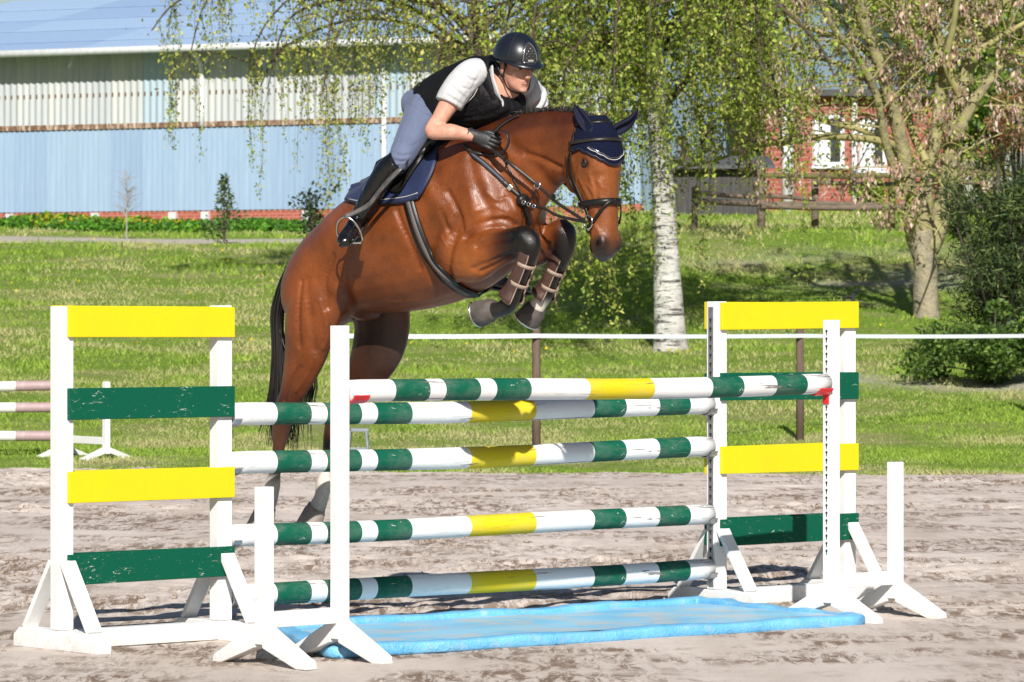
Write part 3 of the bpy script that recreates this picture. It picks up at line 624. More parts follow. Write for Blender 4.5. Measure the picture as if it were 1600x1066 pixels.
for s in (1, -1):
    nc = [HSurf(.870, s * 58, -.002), HSurf(.885, s * 66, -.001), HSurf(.905, s * 70, -.001), HSurf(.925, s * 66, -.002), HSurf(.935, s * 56, -.003)]
    MB().sweep(nc, [.004, .009, .011, .009, .004], [.004, .006, .007, .006, .004], tuple(HSd), 12, True, 5).build('nostril', M['nostril'], horse, True)
    MB().sweep([HSurf(.965 - .022 * k, s * (118 + 7 * k), .001) for k in range(5)], .003, side=tuple(HN), n=6, dens=3).build('mouth_line', M['nostril'], horse, True)
# mane: short dark hair along the crest, tail: long loose strands
M['hair'] = plain('black_hair', (.016, .012, .010), .42, (.006, .005, .004), scale=40, spec=.5)
def strands(rows, name, parent):                           # list of (points, radius)
    VV = []; FF = []; b = 0
    for P, r in rows:
        P = np.asarray(P); T = np.gradient(P, axis=0); k = len(P); n = 4
        for i in range(k):
            t = nrm(T[i]); a = nrm(np.cross(t, A(.3, .9, .2))); c = np.cross(t, a); rr = r * (1 - .85 * (i / (k - 1)) ** 2)
            for j in range(n): w = 6.2832 * j / n; VV.append(P[i] + (a * math.cos(w) + c * math.sin(w)) * rr)
        FF += [(b + i * n + j, b + i * n + (j + 1) % n, b + (i + 1) * n + (j + 1) % n, b + (i + 1) * n + j) for i in range(k - 1) for j in range(n)]; b += k * n
    return finish(mesh_np(np.array(VV), np.array(FF)), name, M['hair'], parent, True)
rows = []
crest = cr([HP(735, 212), HP(770, 192), HP(800, 181), HP(838, 174.5, -.01), HP(876, 172, -.03), HP(908, 176, -.05), HP(930, 188, -.06)], 60)
for p in crest:
    for q in range(5):
        s = random.uniform(-1, 1); ln = random.uniform(.02, .055) * (1.3 if p[0] < -.05 else 1)
        d = nrm(HL * (s * .9 + .5) + HD * random.uniform(-.5, .3) + UP * random.uniform(.1, .7)); p0 = p + HL * s * .02 - UP * .012
        rows.append(([p0, p0 + d * ln * .5 + UP * .006, p0 + d * ln - UP * ln * .25], .003))
strands(rows, 'mane', horse)
rows = []; dock = HP(477, 388, 0); rs = random.Random(3)
for i in range(460):
    f = rs.random(); sp = rs.gauss(0, 1); w = rs.gauss(0, 1); flow = rs.random()
    if i < 330:
        X = [(478, 388), (468, 404 + 3 * sp), (456 + 3 * sp, 436), (449 + 4 * sp, 490), (450 + 4 * sp, 550), (452 + 7 * sp, 610), (455 + 13 * sp, 655), (456 + 17 * sp, 685 + 14 * w)]
        k = rs.randint(6, 8)
    else:
        X = [(476, 389), (464, 410), (450 + 3 * sp, 450), (446 + 4 * sp, 500), (462 + 6 * sp, 560), (492 + 10 * sp, 590), (482 + 13 * sp, 640), (474 + 20 * sp, 690 + 18 * w)]; k = rs.randint(6, 8)
    vv = (.0 + .03 * w) if i < 330 else .06 + .03 * w
    P = [HP(x, y, vv * min(1, j / 2) - (0 if i >= 330 else .0)) + (-HD) * .075 * min(1, j / 3) for j, (x, y) in enumerate(X[:k])]
    rows.append((cr(P, 3), .006))
strands(rows, 'tail', horse)
# ------------------------------------------------------------------ tack
def refl(P): v = (P - HM) @ HL; return P - 2 * v * HL
def onh(pts, off=.004, dens=8):                            # traced path pressed onto the horse
    D = cr(np.array(pts, float), dens); P = []; Nn = []
    for a in D:
        h = cast(a[0], a[1])
        if h: P.append(h[0] + h[1] * off); Nn.append(h[1])
    P = np.array(P); Nn = np.array(Nn)
    for _ in range(3): P[1:-1] = (P[:-2] + 2 * P[1:-1] + P[2:]) / 4; Nn[1:-1] = (Nn[:-2] + 2 * Nn[1:-1] + Nn[2:]) / 4
    return P, Nn
def both(P, Nn, mid=None):                                 # continue a right-hand path over the middle and down the left side
    R = [refl(p) for p in P[::-1]]; Rn = [n - 2 * (n @ HL) * HL for n in Nn[::-1]]
    M_ = [m[0] for m in mid] if mid else []; Mn = [m[1] for m in mid] if mid else []
    return np.array(list(P) + M_ + R), np.array(list(Nn) + Mn + Rn)
def smoothp(P, k=4):
    P = np.array(P, float)
    for _ in range(k): P[1:-1] = (P[:-2] + 2 * P[1:-1] + P[2:]) / 4
    return P
M['navy'] = plain('navy_quilt', (.014, .024, .085), .6, (.008, .014, .05), bumps=.4, bscale=70, scale=8, sheen=.05)
M['navyd'] = plain('navy_binding', (.008, .012, .035), .5, (.005, .008, .02), bumps=.3, bscale=150)
M['browng'] = plain('black_rein_leather', (.022, .018, .016), .42, (.012, .010, .009), bumps=.2, bscale=140)
M['strap'] = plain('worn_grey_leather', (.13, .125, .12), .4, (.05, .048, .046), scale=25)
M['stitch'] = plain('pale_stitching', (.55, .53, .48), .6)
# saddle pad
pad = thing('saddle_pad', 'dark blue quilted saddle pad under the black saddle', 'saddle pad', HP(610, 300, 0)); G = []
topc = cr([(548, 300), (575, 290), (610, 268), (650, 245), (690, 224)], 7); botc = cr([(543, 314), (568, 319), (605, 318), (636, 316), (657, 309)], 7); frontb = [(657, 309), (678, 272), (695, 238)]
cols = []
for i in range(len(topc)):
    s_ = i / (len(topc) - 1); T = topc[i]; B = np.array(botc[i])
    col = []
    for j in range(13):
        f = j / 12; a = T * (1 - f) + B * f
        if s_ > .75: a = a + np.array([6 * math.sin(math.pi * f), 0]) * (s_ - .75) * 4
        h = cast(a[0], a[1])
        if h is None: p = HP(a[0], a[1], 0) ; nn = UP
        else: p, nn = h
        col.append(p + nn * .014)
    cols.append(col)
right = np.array(cols); sp = np.array([HP(t[0], t[1] - 8, 0) + UP * .012 for t in topc])
for _ in range(4): right[:, 1:-1] = (right[:, :-2] + 2 * right[:, 1:-1] + right[:, 2:]) / 4
grid_ = []
for i in range(len(topc)):
    r_ = list(right[i][::-1]); l_ = [refl(p) for p in right[i]]; m_ = sp[i] + UP * .0
    grid_.append(r_ + [m_] + l_)
o = MB().grid(grid_).build('pad_quilt', M['navy'], pad, True); sd = o.modifiers.new('solid', 'SOLIDIFY'); sd.thickness = .016; sd.offset = 0
edge = [g[0] for g in grid_]; bn = MB().sweep(smoothp(edge, 3), .0085, side=(0, 0, 1), n=8); bn.build('binding', M['navyd'], pad, True)
e2 = list(grid_[-1][:13]); MB().sweep(smoothp(e2, 2), .0085, side=(0, 0, 1), n=8).build('binding', M['navyd'], pad, True)
e3 = list(grid_[0][:13]); MB().sweep(smoothp(e3, 2), .0085, side=(0, 0, 1), n=8).build('binding', M['navyd'], pad, True)
e4 = [refl(p) for p in edge]; MB().sweep(smoothp(e4, 3), .0085, side=(0, 0, 1), n=8).build('binding', M['navyd'], pad, True)
inn = [g[1] * .75 + g[2] * .25 + HL * -.010 for g in grid_[2:-2]]; MB().sweep(smoothp(inn, 2), .0022, side=(0, 0, 1), n=6).build('trim_cord', M['stitch'], pad, True)
# saddle
sad = thing('saddle', 'black leather jumping saddle beneath the rider', 'saddle', HP(630, 260, 0))
def flap(rf):
    top = cr([(598, 275), (625, 256), (655, 236), (684, 219)], 6); bot = cr([(607, 300), (622, 304), (636, 297), (660, 250)], 6); G = []
    for i in range(len(top)):
        row = []
        for j in range(9):
            f = j / 8; a = top[i] * (1 - f) + bot[i] * f; a = a + np.array([5, 2]) * math.sin(math.pi * f) * (i / (len(top) - 1)); h = cast(a[0], a[1])
            p = (h[0] + h[1] * .032) if h else HP(a[0], a[1], 0) + UP * .02
            row.append(refl(p) if rf else p)
        G.append(row)
    G = np.array(G)
    for _ in range(3): G[1:-1] = (G[:-2] + 2 * G[1:-1] + G[2:]) / 4
    o = MB().grid(G).build('flap', M['black'], sad, True); s_ = o.modifiers.new('solid', 'SOLIDIFY'); s_.thickness = .014; s_.offset = 0
    kr = [G[-1][j] + (HL if rf else -HL) * .012 for j in range(0, 9)]; MB().sweep(smoothp(kr, 2), [.008, .016, .021, .023, .023, .022, .02, .015, .007], side=tuple(HL), n=10, dens=3).build('knee_roll', M['black'], sad, True)
flap(False); flap(True)
R = []
for px, py, w, dz in ((600, 278, .10, -.01), (603, 272, .12, .0), (608, 264, .13, .0), (616, 253, .15, .0), (636, 240, .125, .005), (660, 226, .10, .02), (676, 214, .075, .035), (686, 213, .05, .02)):
    c = HP(px, py, 0) + UP * (dz - .015); R.append(ell(c, nrm(np.cross(HL, nrm(HP(690, 212) - HP(570, 272)))) * -.035, HL * w, 20, 2.4, .1))
MB().rings(R).build('seat', M['black'], sad, True)
# girth
P, Nn = onh([(639, 312), (648, 345), (661, 380), (679, 412), (702, 438), (722, 452), (736, 458)], .006)
bm_ = cast(742, 454); P2, N2 = both(P, Nn, [((P[-1] + refl(P[-1])) / 2 - UP * .018, -UP)]); P2 = smoothp(P2, 2)
g_ = thing('girth', 'black leather girth running from the saddle down round the belly', 'girth', P2[len(P2) // 2])
MB().ribbon(P2, N2, .034, .009).build('strap', M['black'], g_, True); MB().ribbon(P2[:46] + N2[:46] * .0095, N2[:46], .012, .004).build('elastic', plain('grey_elastic', (.10, .085, .08), .6), g_, True)
# breastplate and martingale
bp = thing('breastplate', 'black leather breastplate with martingale across the horse\'s shoulder and chest', 'breastplate', HP(815, 330, 0))
P, Nn = onh([(727, 229), (745, 247), (768, 267), (790, 287), (808, 303), (820, 314)], .005); MB().ribbon(P, Nn, [.014 if 6 < i < 26 else .010 for i in range(len(P))], .006).build('shoulder_strap', M['browng'], bp, True)
MB().ribbon(P[4:24] + Nn[4:24] * .0062, Nn[4:24], .006, .003).build('elastic', plain('blue_grey_elastic', (.07, .085, .12), .6), bp, True)
k = len(P) * 2 // 3; MB().box(P[k] + Nn[k] * .009, nrm(P[k + 1] - P[k]) * .012, nrm(np.cross(Nn[k], P[k + 1] - P[k])) * .014, Nn[k] * .003).build('buckle', M['steel'], bp, bevel=.002)
P, Nn = onh([(727, 229), (738, 238), (755, 243), (775, 244), (788, 238)], .012); MB().ribbon(P, Nn, .008, .005).build('neck_strap', M['browng'], bp, True)
P, Nn = onh([(768, 212), (784, 197), (800, 187), (812, 182)], .006); MB().ribbon(P, Nn, .009, .005).build('neck_strap', M['browng'], bp, True)
P, Nn = onh([(786, 246), (798, 270), (812, 297), (822, 314)], .005); MB().ribbon(P, Nn, .005, .004).build('martingale_strap', M['browng'], bp, True)
P, Nn = onh([(815, 312), (822, 330), (826, 350)], .008); MB().ribbon(P, Nn, .013, .007).build('chest_strap', M['black'], bp, True)
c_ = onh([(818, 312), (826, 318)], .012)[0][0]; MB().ball(c_, HD * .03, HL * .045, UP * .035).build('chest_pad', M['black'], bp, True)
def torus(c, n_, r, th, name, m, parent, k=22):
    n_ = nrm(n_); a = nrm(np.cross(n_, A(.2, .3, .9))); b = np.cross(n_, a); P = [c + (a * math.cos(6.2832 * i / k) + b * math.sin(6.2832 * i / k)) * r for i in range(k + 2)]
    return MB().sweep(P, th, side=tuple(n_), n=8).build(name, m, parent, True)
mr = HP(839, 289, -.13); torus(mr, A(-.6, -.75, .2), .019, .0035, 'martingale_ring', M['steel'], bp)
MB().ribbon(cr([mr + A(0, 0, -.02), HP(834, 305, -.12), HP(826, 317, -.10)], 6), [A(-.6, -.75, .1)] * 13, .006, .004).build('martingale_strap', M['browng'], bp, True)
for dx in (0, 1, 2): torus(HP(818 + 8 * dx, 316 + 3 * dx, -.15), A(-.6, -.75, .2), .010, .003, 'buckle_ring', M['steel'], bp)
# bridle
br = thing('bridle', 'black leather bridle with flash noseband and steel bit ring', 'bridle', POLL)
def hstrap(tp, w, th, name, off=.010, m=None, parent=None, dens=6):
    D = cr(np.array(tp, float), dens); return MB().ribbon([HSurf(a, b, off) for a, b in D], [HNorm(a, b) for a, b in D], w, th).build(name, m or M['black'], parent or br, True)
for s in (1, -1):
    hstrap([(.03, s * 118), (.13, s * 102), (.25, s * 98), (.40, s * 98), (.55, s * 98), (.66, s * 96), (.72, s * 94)], .0105, .006, 'cheekpiece', .008)
    hstrap([(.10, s * 112), (.22, s * 130), (.36, s * 146), (.46, s * 160), (.50, s * 180)], .006, .004, 'throat_lash', .010)
    torus(HSurf(.745, s * 96, .014), HNorm(.745, s * 90), .034, .0042, 'bit_ring', M['steel'], br, 28)
    hstrap([(.18, s * 90), (.30, s * 108), (.44, s * 112), (.60, s * 100)], .006, .004, 'noseband_hanger', .010)
    hstrap([(.60, 0), (.64, s * 35), (.70, s * 62), (.765, s * 90), (.80, s * 130), (.81, s * 180)], .0075, .006, 'flash_strap', .012)
hstrap([(.61, a) for a in range(-180, 181, 15)], .0165, .010, 'noseband', .008, dens=2)
hstrap([(.165, a) for a in range(-105, 106, 15)], .0095, .006, 'browband', .018, m=M['browng'], dens=2)
hstrap([(.03, a) for a in range(-120, 121, 15)], .011, .006, 'headpiece', .012, dens=2)
# ear bonnet
def bonnet_mat():
    m, t, p = nodes('navy_crochet'); c = ocoord(t); vo = N(t, 'ShaderNodeTexVoronoi'); vo.inputs['Scale'].default_value = 170; t.links.new(c, vo.inputs['Vector'])
    wv = N(t, 'ShaderNodeTexWave', bands_direction='Z'); wv.inputs['Scale'].default_value = 60; wv.inputs['Distortion'].default_value = 2; t.links.new(c, wv.inputs['Vector'])
    t.links.new(ramp(t, wv.outputs['Fac'], [(.2, (.003, .0045, .016)), (.9, (.008, .013, .048))]), p.inputs['Base Color']); p.inputs['Roughness'].default_value = .85; p.inputs['Specular IOR Level'].default_value = .15
    bump(t, p, vo.outputs['Distance'], .9, .01); return m
M['bonnet'] = bonnet_mat(); bo = thing('ear_bonnet', 'navy crocheted ear bonnet with pale piping on the horse\'s forehead', 'ear bonnet', POLL)
def tb(phi): return .215 + .135 * max(0, 1 - abs(phi) / 78) ** .9 + .006 * abs(math.sin(math.radians(phi * 9)))
G = [[HSurf(-.02 + (tb(phi) + .02) * j / 12, phi, .011) for j in range(13)] for phi in np.linspace(-96, 96, 65)]
o = MB().grid(G).build('cap', M['bonnet'], bo, True); s_ = o.modifiers.new('solid', 'SOLIDIFY'); s_.thickness = .006; s_.offset = 0
for f_, m_ in ((.022, 'stitch'), (.036, 'steel')):
    MB().sweep([HSurf(tb(phi) - f_ - .012, phi, .0145) for phi in np.linspace(-60, 60, 41)], .0022 if m_ == 'stitch' else .0015, side=tuple(HN), n=6).build('piping', M[m_], bo, True)
MB().sweep([HSurf(tb(phi), phi, .011) for phi in np.linspace(-96, 96, 97)], .006, side=tuple(HN), n=8).build('scalloped_edge', M['navyd'], bo, True)
earm = plain('navy_ear_cloth', (.004, .006, .024), .7, (.003, .004, .014), spec=.2, bumps=.2, bscale=200)
def ear(base, tip, bend, fdir):
    P = cr([base - (tip - base) * .18, base, base * .6 + tip * .4 + bend, base * .25 + tip * .75 + bend * .8, tip], 6)
    ra = cr([[.026], [.032], [.033], [.021], [.003]], 6)[:, 0]; o = MB(); T = np.gradient(P, axis=0); R = []
    for i, p in enumerate(P):
        t = nrm(T[i]); b = nrm(fdir - t * (fdir @ t)); a = np.cross(b, t); r = max(ra[i], .002); ring_ = []
        for k in range(20):
            w = 6.2832 * k / 20; dent = .85 * r * math.exp(-((w - math.pi / 2) / .55) ** 2) * (1 if i > 5 else 0)
            ring_.append(p + a * r * math.cos(w) + b * (r * .75 * math.sin(w) - dent))
        R.append(ring_)
    o.rings(R).build('ear', earm, bo, True)
ear(POLL + HN * .01 - HSd * .072 + head_dn * .055 , HP(897, 163, -.15), -HSd * .006, nrm(HN * .6 - HSd * .6))
ear(POLL + HN * .02 + HSd * .085 + head_dn * .06, HP(997, 169, .10), HSd * .016 - UP * .012, nrm(HN * .9 + HSd * .5))
# boots on the forelegs
M['boot_brown'] = plain('brown_boot_shell', (.075, .038, .030), .4, (.045, .022, .018), bumps=.15, bscale=120); M['boot_tan'] = plain('tan_strap', (.36, .27, .21), .55, (.24, .17, .13), bumps=.3, bscale=120)
def lboot(D, sgn, label):
    seg = [d for d in D]; n = len(seg); i0 = int(n * .50); i1 = int(n * .765); P = np.array([d[:3] for d in seg[i0:i1]]); P = cr(P, 3)
    t = thing('tendon_boot', label, 'horse boot', P[len(P) // 2], 'tendon boots on the forelegs'); T = np.gradient(P, axis=0); R = []; m_ = len(P)
    for i, p in enumerate(P):
        tt = nrm(T[i]); back = nrm(-HD - tt * (-HD @ tt)); lat = np.cross(back, tt); f = i / (m_ - 1); r = np.interp(f, [0, .12, .5, .75, .92, 1], [.040, .048, .046, .050, .064, .060]); row = []
        for k in range(25):                                # open at the front
            w = math.radians(-128 + 256 * k / 24); row.append(p + back * (r * 1.08 * math.cos(w) + .004) + lat * r * math.sin(w))
        R.append(row)
    o = MB().grid(R).build('shell', M['boot_brown'], t, True); s_ = o.modifiers.new('solid', 'SOLIDIFY'); s_.thickness = .008; s_.offset = 0
    for fi in (.30, .62):
        i = int(fi * (m_ - 1)); p = P[i]; tt = nrm(T[i]); back = nrm(-HD - tt * (-HD @ tt)); lat = np.cross(back, tt); rr = .0495
        Pp = [p + back * rr * math.cos(w) + lat * rr * math.sin(w) for w in np.linspace(0, 6.2832, 26)]; MB().ribbon(Pp, [q - p for q in Pp], .010, .003).build('strap', M['boot_tan'], t, True)
    for k in (0, 24): MB().sweep(smoothp([r[k] for r in R], 1), .0045, side=tuple(HL), n=6).build('edge_piping', M['boot_tan'], t, True)
    MB().sweep([R[-1][k] for k in range(25)], .0045, side=tuple(HL), n=6).build('edge_piping', M['boot_tan'], t, True)
lboot(RF, -1, 'brown tendon boot with tan straps on the horse\'s nearer foreleg'); lboot(LF, 1, 'brown tendon boot with tan straps on the horse\'s farther foreleg')
# ------------------------------------------------------------------ rider
M['skin'] = plain('skin', (.56, .32, .235), .58, (.44, .19, .13), scale=22, bumps=.3, bscale=160, spec=.35); M['skin'].node_tree.nodes['Principled BSDF'].inputs['Subsurface Weight'].default_value = .0
M['vest'] = plain('black_vest', (.0045, .0045, .006), .65, (.003, .003, .004), bumps=.6, bscale=14, bdist=.03, spec=.25)
M['shirt'] = plain('pale_grey_shirt', (.47, .47, .485), .85, (.41, .41, .425), bumps=.3, bscale=9, bdist=.03, scale=6)
M['breech'] = plain('slate_blue_breeches', (.105, .13, .215), .8, (.08, .10, .17), bumps=.3, bscale=10, bdist=.03, scale=7, sheen=.1)
M['jboot'] = plain('polished_black_boot', (.005, .005, .006), .24, (.004, .004, .004), bumps=.35, bscale=14, bdist=.015, coat=.3)
M['glove'] = plain('black_glove', (.022, .023, .026), .5, (.012, .012, .014), bumps=.4, bscale=120)
M['helmet'] = plain('matt_navy_helmet', (.008, .010, .017), .36, (.006, .008, .013), coat=.1)
rid = thing('person', 'rider in black vest, pale polo shirt and blue breeches crouched over the horse\'s neck', 'person', HP(660, 200, 0))
def soft(mb, name, m, vox, it, parent=rid, fold=None, creases=None):
    me = remesh(mesh_np(mb.V, mb.F), vox, it)
    if fold:                                               # cloth folds: ridges running along 'along', uneven in size
        amp, sc, along = fold; n = len(me.vertices); v = np.empty(n * 3, np.float32); me.vertices.foreach_get('co', v); v = v.reshape(-1, 3).astype(float); nn = np.empty(n * 3, np.float32); me.vertices.foreach_get('normal', nn); nn = nn.reshape(-1, 3)
        al = nrm(along); s1_ = nrm(np.cross(al, A(.3, .5, .8))); x = v @ s1_ + .35 * (v @ np.cross(al, s1_)); y = v @ al
        q = np.abs(np.sin(fbm(x, y * .22, sc * .8, 3, 7, .5) * 15)); k = np.clip(fbm(x, y, 5, 2, 3) * 2.6 - .7, .1, 1)
        v = v + nn * (amp * (q - .6) * k)[:, None]; me.vertices.foreach_set('co', v.astype(np.float32).ravel()); me.update()
    if creases:                                            # single creases, each a groove with a raised lip
        n = len(me.vertices); v = np.empty(n * 3, np.float32); me.vertices.foreach_get('co', v); v = v.reshape(-1, 3).astype(float); nn = np.empty(n * 3, np.float32); me.vertices.foreach_get('normal', nn); nn = nn.reshape(-1, 3).astype(float)
        bv = BVHTree.FromPolygons([Vector(q) for q in v], [tuple(p.vertices) for p in me.polygons]); dv = np.zeros(n)
        for pts, rad, amt in creases:
            P = [cast(a_[0], a_[1], bv) for a_ in pts]; P = [q[0] for q in P if q]
            if len(P) < 2: continue
            D = cr(np.array(P), 8); W_ = np.sin(np.linspace(.25, math.pi - .05, len(D))); L2 = D + UP * rad * 1.5
            for Q_, s_ in ((D, -1), (L2, .8)):
                d2 = np.linalg.norm(v[:, None] - Q_[None], axis=2); j = np.argmin(d2, axis=1); dv += s_ * amt * .55 * W_[j] * np.exp(-(d2[np.arange(n), j] / rad) ** 2)
        v = v + nn * dv[:, None]; me.vertices.foreach_set('co', v.astype(np.float32).ravel()); me.update()
    return finish(me, name, m, parent, True)
def lm(mb, pts, dens=4, side=HL): 
    P = np.array([HP(*a[:3]) for a in pts]); mb.sweep(P, [a[3] for a in pts], [a[4] if len(a) > 4 else a[3] for a in pts], side, 16, True, dens)
fa = math.radians(33); fh = A(math.sin(fa), -math.cos(fa), 0); FN = nrm(fh - UP * .27); FU = nrm(UP + fh * .27 + HL * -.03); FU = nrm(FU - FN * (FU @ FN)); FS = np.cross(FU, FN); FS = FS if FS @ HL > 0 else -FS    # face front, up, rider's left
HC = HP(813, 143, 0) + FN * -.062; SCL = 1.06
def hd(f, s, u): return HC + (FN * f + FS * s + FU * u) * SCL
sk = MB(); prof = [(-.004, .070, .030, .012), (.004, .082, .015, .032), (.022, .090, -.005, .046), (.045, .090, -.035, .056), (.070, .091, -.070, .062), (.095, .088, -.088, .066), (.118, .080, -.098, .069), (.140, .086, -.102, .072), (.165, .088, -.103, .074), (.19, .078, -.096, .070), (.215, .050, -.07, .05), (.228, .015, -.03, .02)]
sk.rings([ell(hd((f + b) / 2, 0, u), FN * (f - b) / 2 * SCL, FS * w * SCL, 24, 2.2, .14) for u, f, b, w in cr(prof, 3)])
sk.sweep([hd(.084, 0, .128), hd(.100, 0, .105), hd(.112, 0, .084), hd(.098, 0, .074)], [.009, .012, .015, .010], [.010, .012, .018, .016], tuple(FS), 10, True, 3)      # nose
sk.ball(hd(.088, 0, .054), FN * .012, FS * .026, FU * .007); sk.ball(hd(.086, 0, .043), FN * .012, FS * .023, FU * .008); sk.ball(hd(.080, 0, .012), FN * .018, FS * .024, FU * .016)
for s in (1, -1):
    sk.ball(hd(.070, s * .030, .134), FN * .016, FS * .030, FU * .009); sk.ball(hd(.052, s * .040, .088), FN * .026, FS * .020, FU * .022)
    sk.ball(hd(-.008, s * .074, .098), FN * .018 - FS * .004 * s, FS * .008, FU * .034)      # ear
neckb = HP(776, 140, 0); sk.sweep([neckb - UP * .03 - HD * .03, neckb, (neckb + hd(-.02, 0, .04)) / 2, hd(-.02, 0, .05), hd(-.02, 0, .1)], [.066, .062, .060, .062, .06], None, tuple(HL), 16, True, 3)
R = cr([[*HP(664, 145), *HP(705, 188), .14], [*HP(725, 108), *HP(765, 180), .16], [*HP(752, 100), *HP(795, 160), .16], [*HP(772, 108), *HP(798, 140), .07]], 4); sk.rings([ell((r[:3] + r[3:6]) / 2, (r[:3] - r[3:6]) / 2, HL * r[6], 20) for r in R])
lm(sk, [(745, 120, -.13, .06), (718, 140, -.205, .062), (700, 165, -.27, .051), (687, 186, -.315, .043), (675, 203, -.345, .039), (680, 207, -.345, .039), (703, 206, -.315, .042), (722, 209, -.27, .034), (742, 213, -.235, .029), (752, 215, -.22, .028)])
lm(sk, [(800, 130, .13, .06), (828, 150, .20, .060), (840, 175, .27, .055), (838, 205, .30, .046), (835, 212, .28, .046), (815, 218, .22, .040), (796, 220, .17, .031)])
soft(sk, 'body', M['skin'], .0062, 3)
M['lip'] = plain('lip', (.42, .17, .14), .5); M['hairb'] = plain('dark_brown_hair', (.035, .022, .014), .6, (.02, .012, .008))
MB().ball(hd(.0945, 0, .0555), FN * .004, FS * .021, FU * .0035).ball(hd(.0935, 0, .0445), FN * .004, FS * .018, FU * .0045).build('lips', M['lip'], rid, True)
M['sclera'] = plain('eye_white', (.5, .47, .44), .3)
for s in (1, -1):
    e = MB().ball(hd(.072, s * .032, .117), FN * .012, FS * .013, FU * .009).build('eye', M['sclera'], rid, True); MB().ball(hd(.0815, s * .033, .1165), FN * .004, FS * .0065, FU * .0065).build('iris', M['eye'], e, True)
    MB().sweep([hd(.083, s * .015, .133), hd(.087, s * .032, .140), hd(.075, s * .050, .136)], [.003, .0045, .002], side=tuple(FU), n=8, dens=3).build('eyebrow', M['hairb'], rid, True)
MB().ball(hd(-.055, 0, .085), FN * .055, FS * .070, FU * .055).ball(hd(-.005, -.068, .118), FN * .022, FS * .008, FU * .022).ball(hd(-.005, .068, .118), FN * .022, FS * .008, FU * .022).build('hair', M['hairb'], rid, True)
# helmet with visor, seam, vent panel and harness
hel = thing('riding_helmet', 'dark navy riding helmet with a studded vent panel and silver outline', 'helmet', hd(0, 0, .15)); HO = hd(-.012, 0, .152); FUh = FU; R = []
def dome(th, ph, off=0.0):                                  # th 0 crown .. 1 rim; ph 0 = front
    w = math.radians(ph); ang = th * math.radians(97); st = math.sin(ang); ct = math.cos(ang); p = 2.15
    fr = (.134 if math.cos(w) > 0 else .146) + off; low = .010 * math.cos(w) - .012 * math.cos(2 * w) * 0
    return HO + FN * fr * st * math.cos(w) + FS * (.114 + off) * st * math.sin(w) + FUh * ((.132 + off) * ct + (low - (.018 if math.cos(w) < 0 else 0) * abs(math.cos(w))) * th ** 3)
for i in range(0, 19): R.append([dome(max(i / 18, .01), 360 * k / 40) for k in range(40)])
for i in range(17, 2, -1): R.append([dome(i / 18, 360 * k / 40, -.014) for k in range(40)])
MB().rings(R, False).build('shell', M['helmet'], hel, True)
G = []
for ph in np.linspace(-66, 66, 25):
    e = dome(1, ph, .001); x = math.cos(math.radians(ph * 1.36)); out = nrm(FN * math.cos(math.radians(ph * .8)) + FS * math.sin(math.radians(ph * .8))); G.append([e + FUh * .008, e + out * .020 * x - FUh * .003 * x + FUh * .002, e + out * .047 * x - FUh * .016 * x])
o = MB().grid(G).build('visor', M['helmet'], hel, True); s_ = o.modifiers.new('solid', 'SOLIDIFY'); s_.thickness = .007; s_.offset = 0
MB().sweep([dome(t_, -58, .001) for t_ in np.linspace(.02, 1, 16)], .0016, side=tuple(FN), n=6).build('seam', M['hole'], hel, True); MB().sweep([dome(t_, 58, .001) for t_ in np.linspace(.02, 1, 16)], .0016, side=tuple(FN), n=6).build('seam', M['hole'], hel, True)
MB().sweep([dome(1, a, .0) for a in np.linspace(0, 360, 49)], .0035, side=tuple(FU), n=6).build('rim_binding', M['navyd'], hel, True)
arch = []
for k in range(31):
    u = k / 30; x = -1 + 2 * u; ph = 20 * np.sign(x) * min(1, abs(x) * 2.2) if abs(x) < .4545 else 20 * np.sign(x); yy = .50 if abs(x) < 0 else None
    a = math.pi * u; arch.append((.95 - .50 * math.sin(a) ** .8, -21 * math.cos(a)))
pan = [[dome(.95 - (.95 - arch[k][0]) * j / 6, arch[k][1], .0025) for j in range(7)] for k in range(31)]
vp = MB().grid(pan).build('vent_panel', M['hole'], hel, True); MB().sweep([dome(a, b, .003) for a, b in arch] + [dome(.95, b, .003) for b in np.linspace(21, -21, 9)], .0026, side=tuple(FN), n=6).build('silver_outline', M['steel'], vp, True)
cg = MB()
for i in range(5):
    for j in range(-2, 3):
        if abs(j) * 5.2 < 17 - (4 - i) * 2.4 * (1 if i < 3 else 1) and (i + j) % 2 == 0: cg.ball(dome(.60 + .065 * i, j * 6.0, .004), FN * .003, FS * .003, FU * .003, 6, 4)
tag(cg.build('crystals', M['steel'], vp, True), kind='stuff')
ba = MB()
for j in range(4): ba.box(dome(.90, -6 + 4 * j, .004), FS * .0032, FN * .0012, FU * .0042)
tag(ba.build('emblem', M['stitch'], vp), kind='stuff')
for s in (1, -1):
    MB().sweep([dome(.98, s * 62, -.006), hd(.012, s * .078, .085), hd(.016, s * .075, .05), hd(.040, s * .055, .005), hd(.055, 0, -.012)], .0042, side=tuple(FS), n=8, dens=4).build('chin_strap', M['black'], hel, True)
    MB().sweep([dome(.98, s * 112, -.006), hd(-.005, s * .081, .07), hd(.012, s * .077, .052)], .004, side=tuple(FS), n=8, dens=4).build('chin_strap', M['black'], hel, True)
    MB().ball(hd(.004, s * .080, .066), FN * .008, FS * .005, FU * .010).build('strap_buckle', M['black'], hel, True)
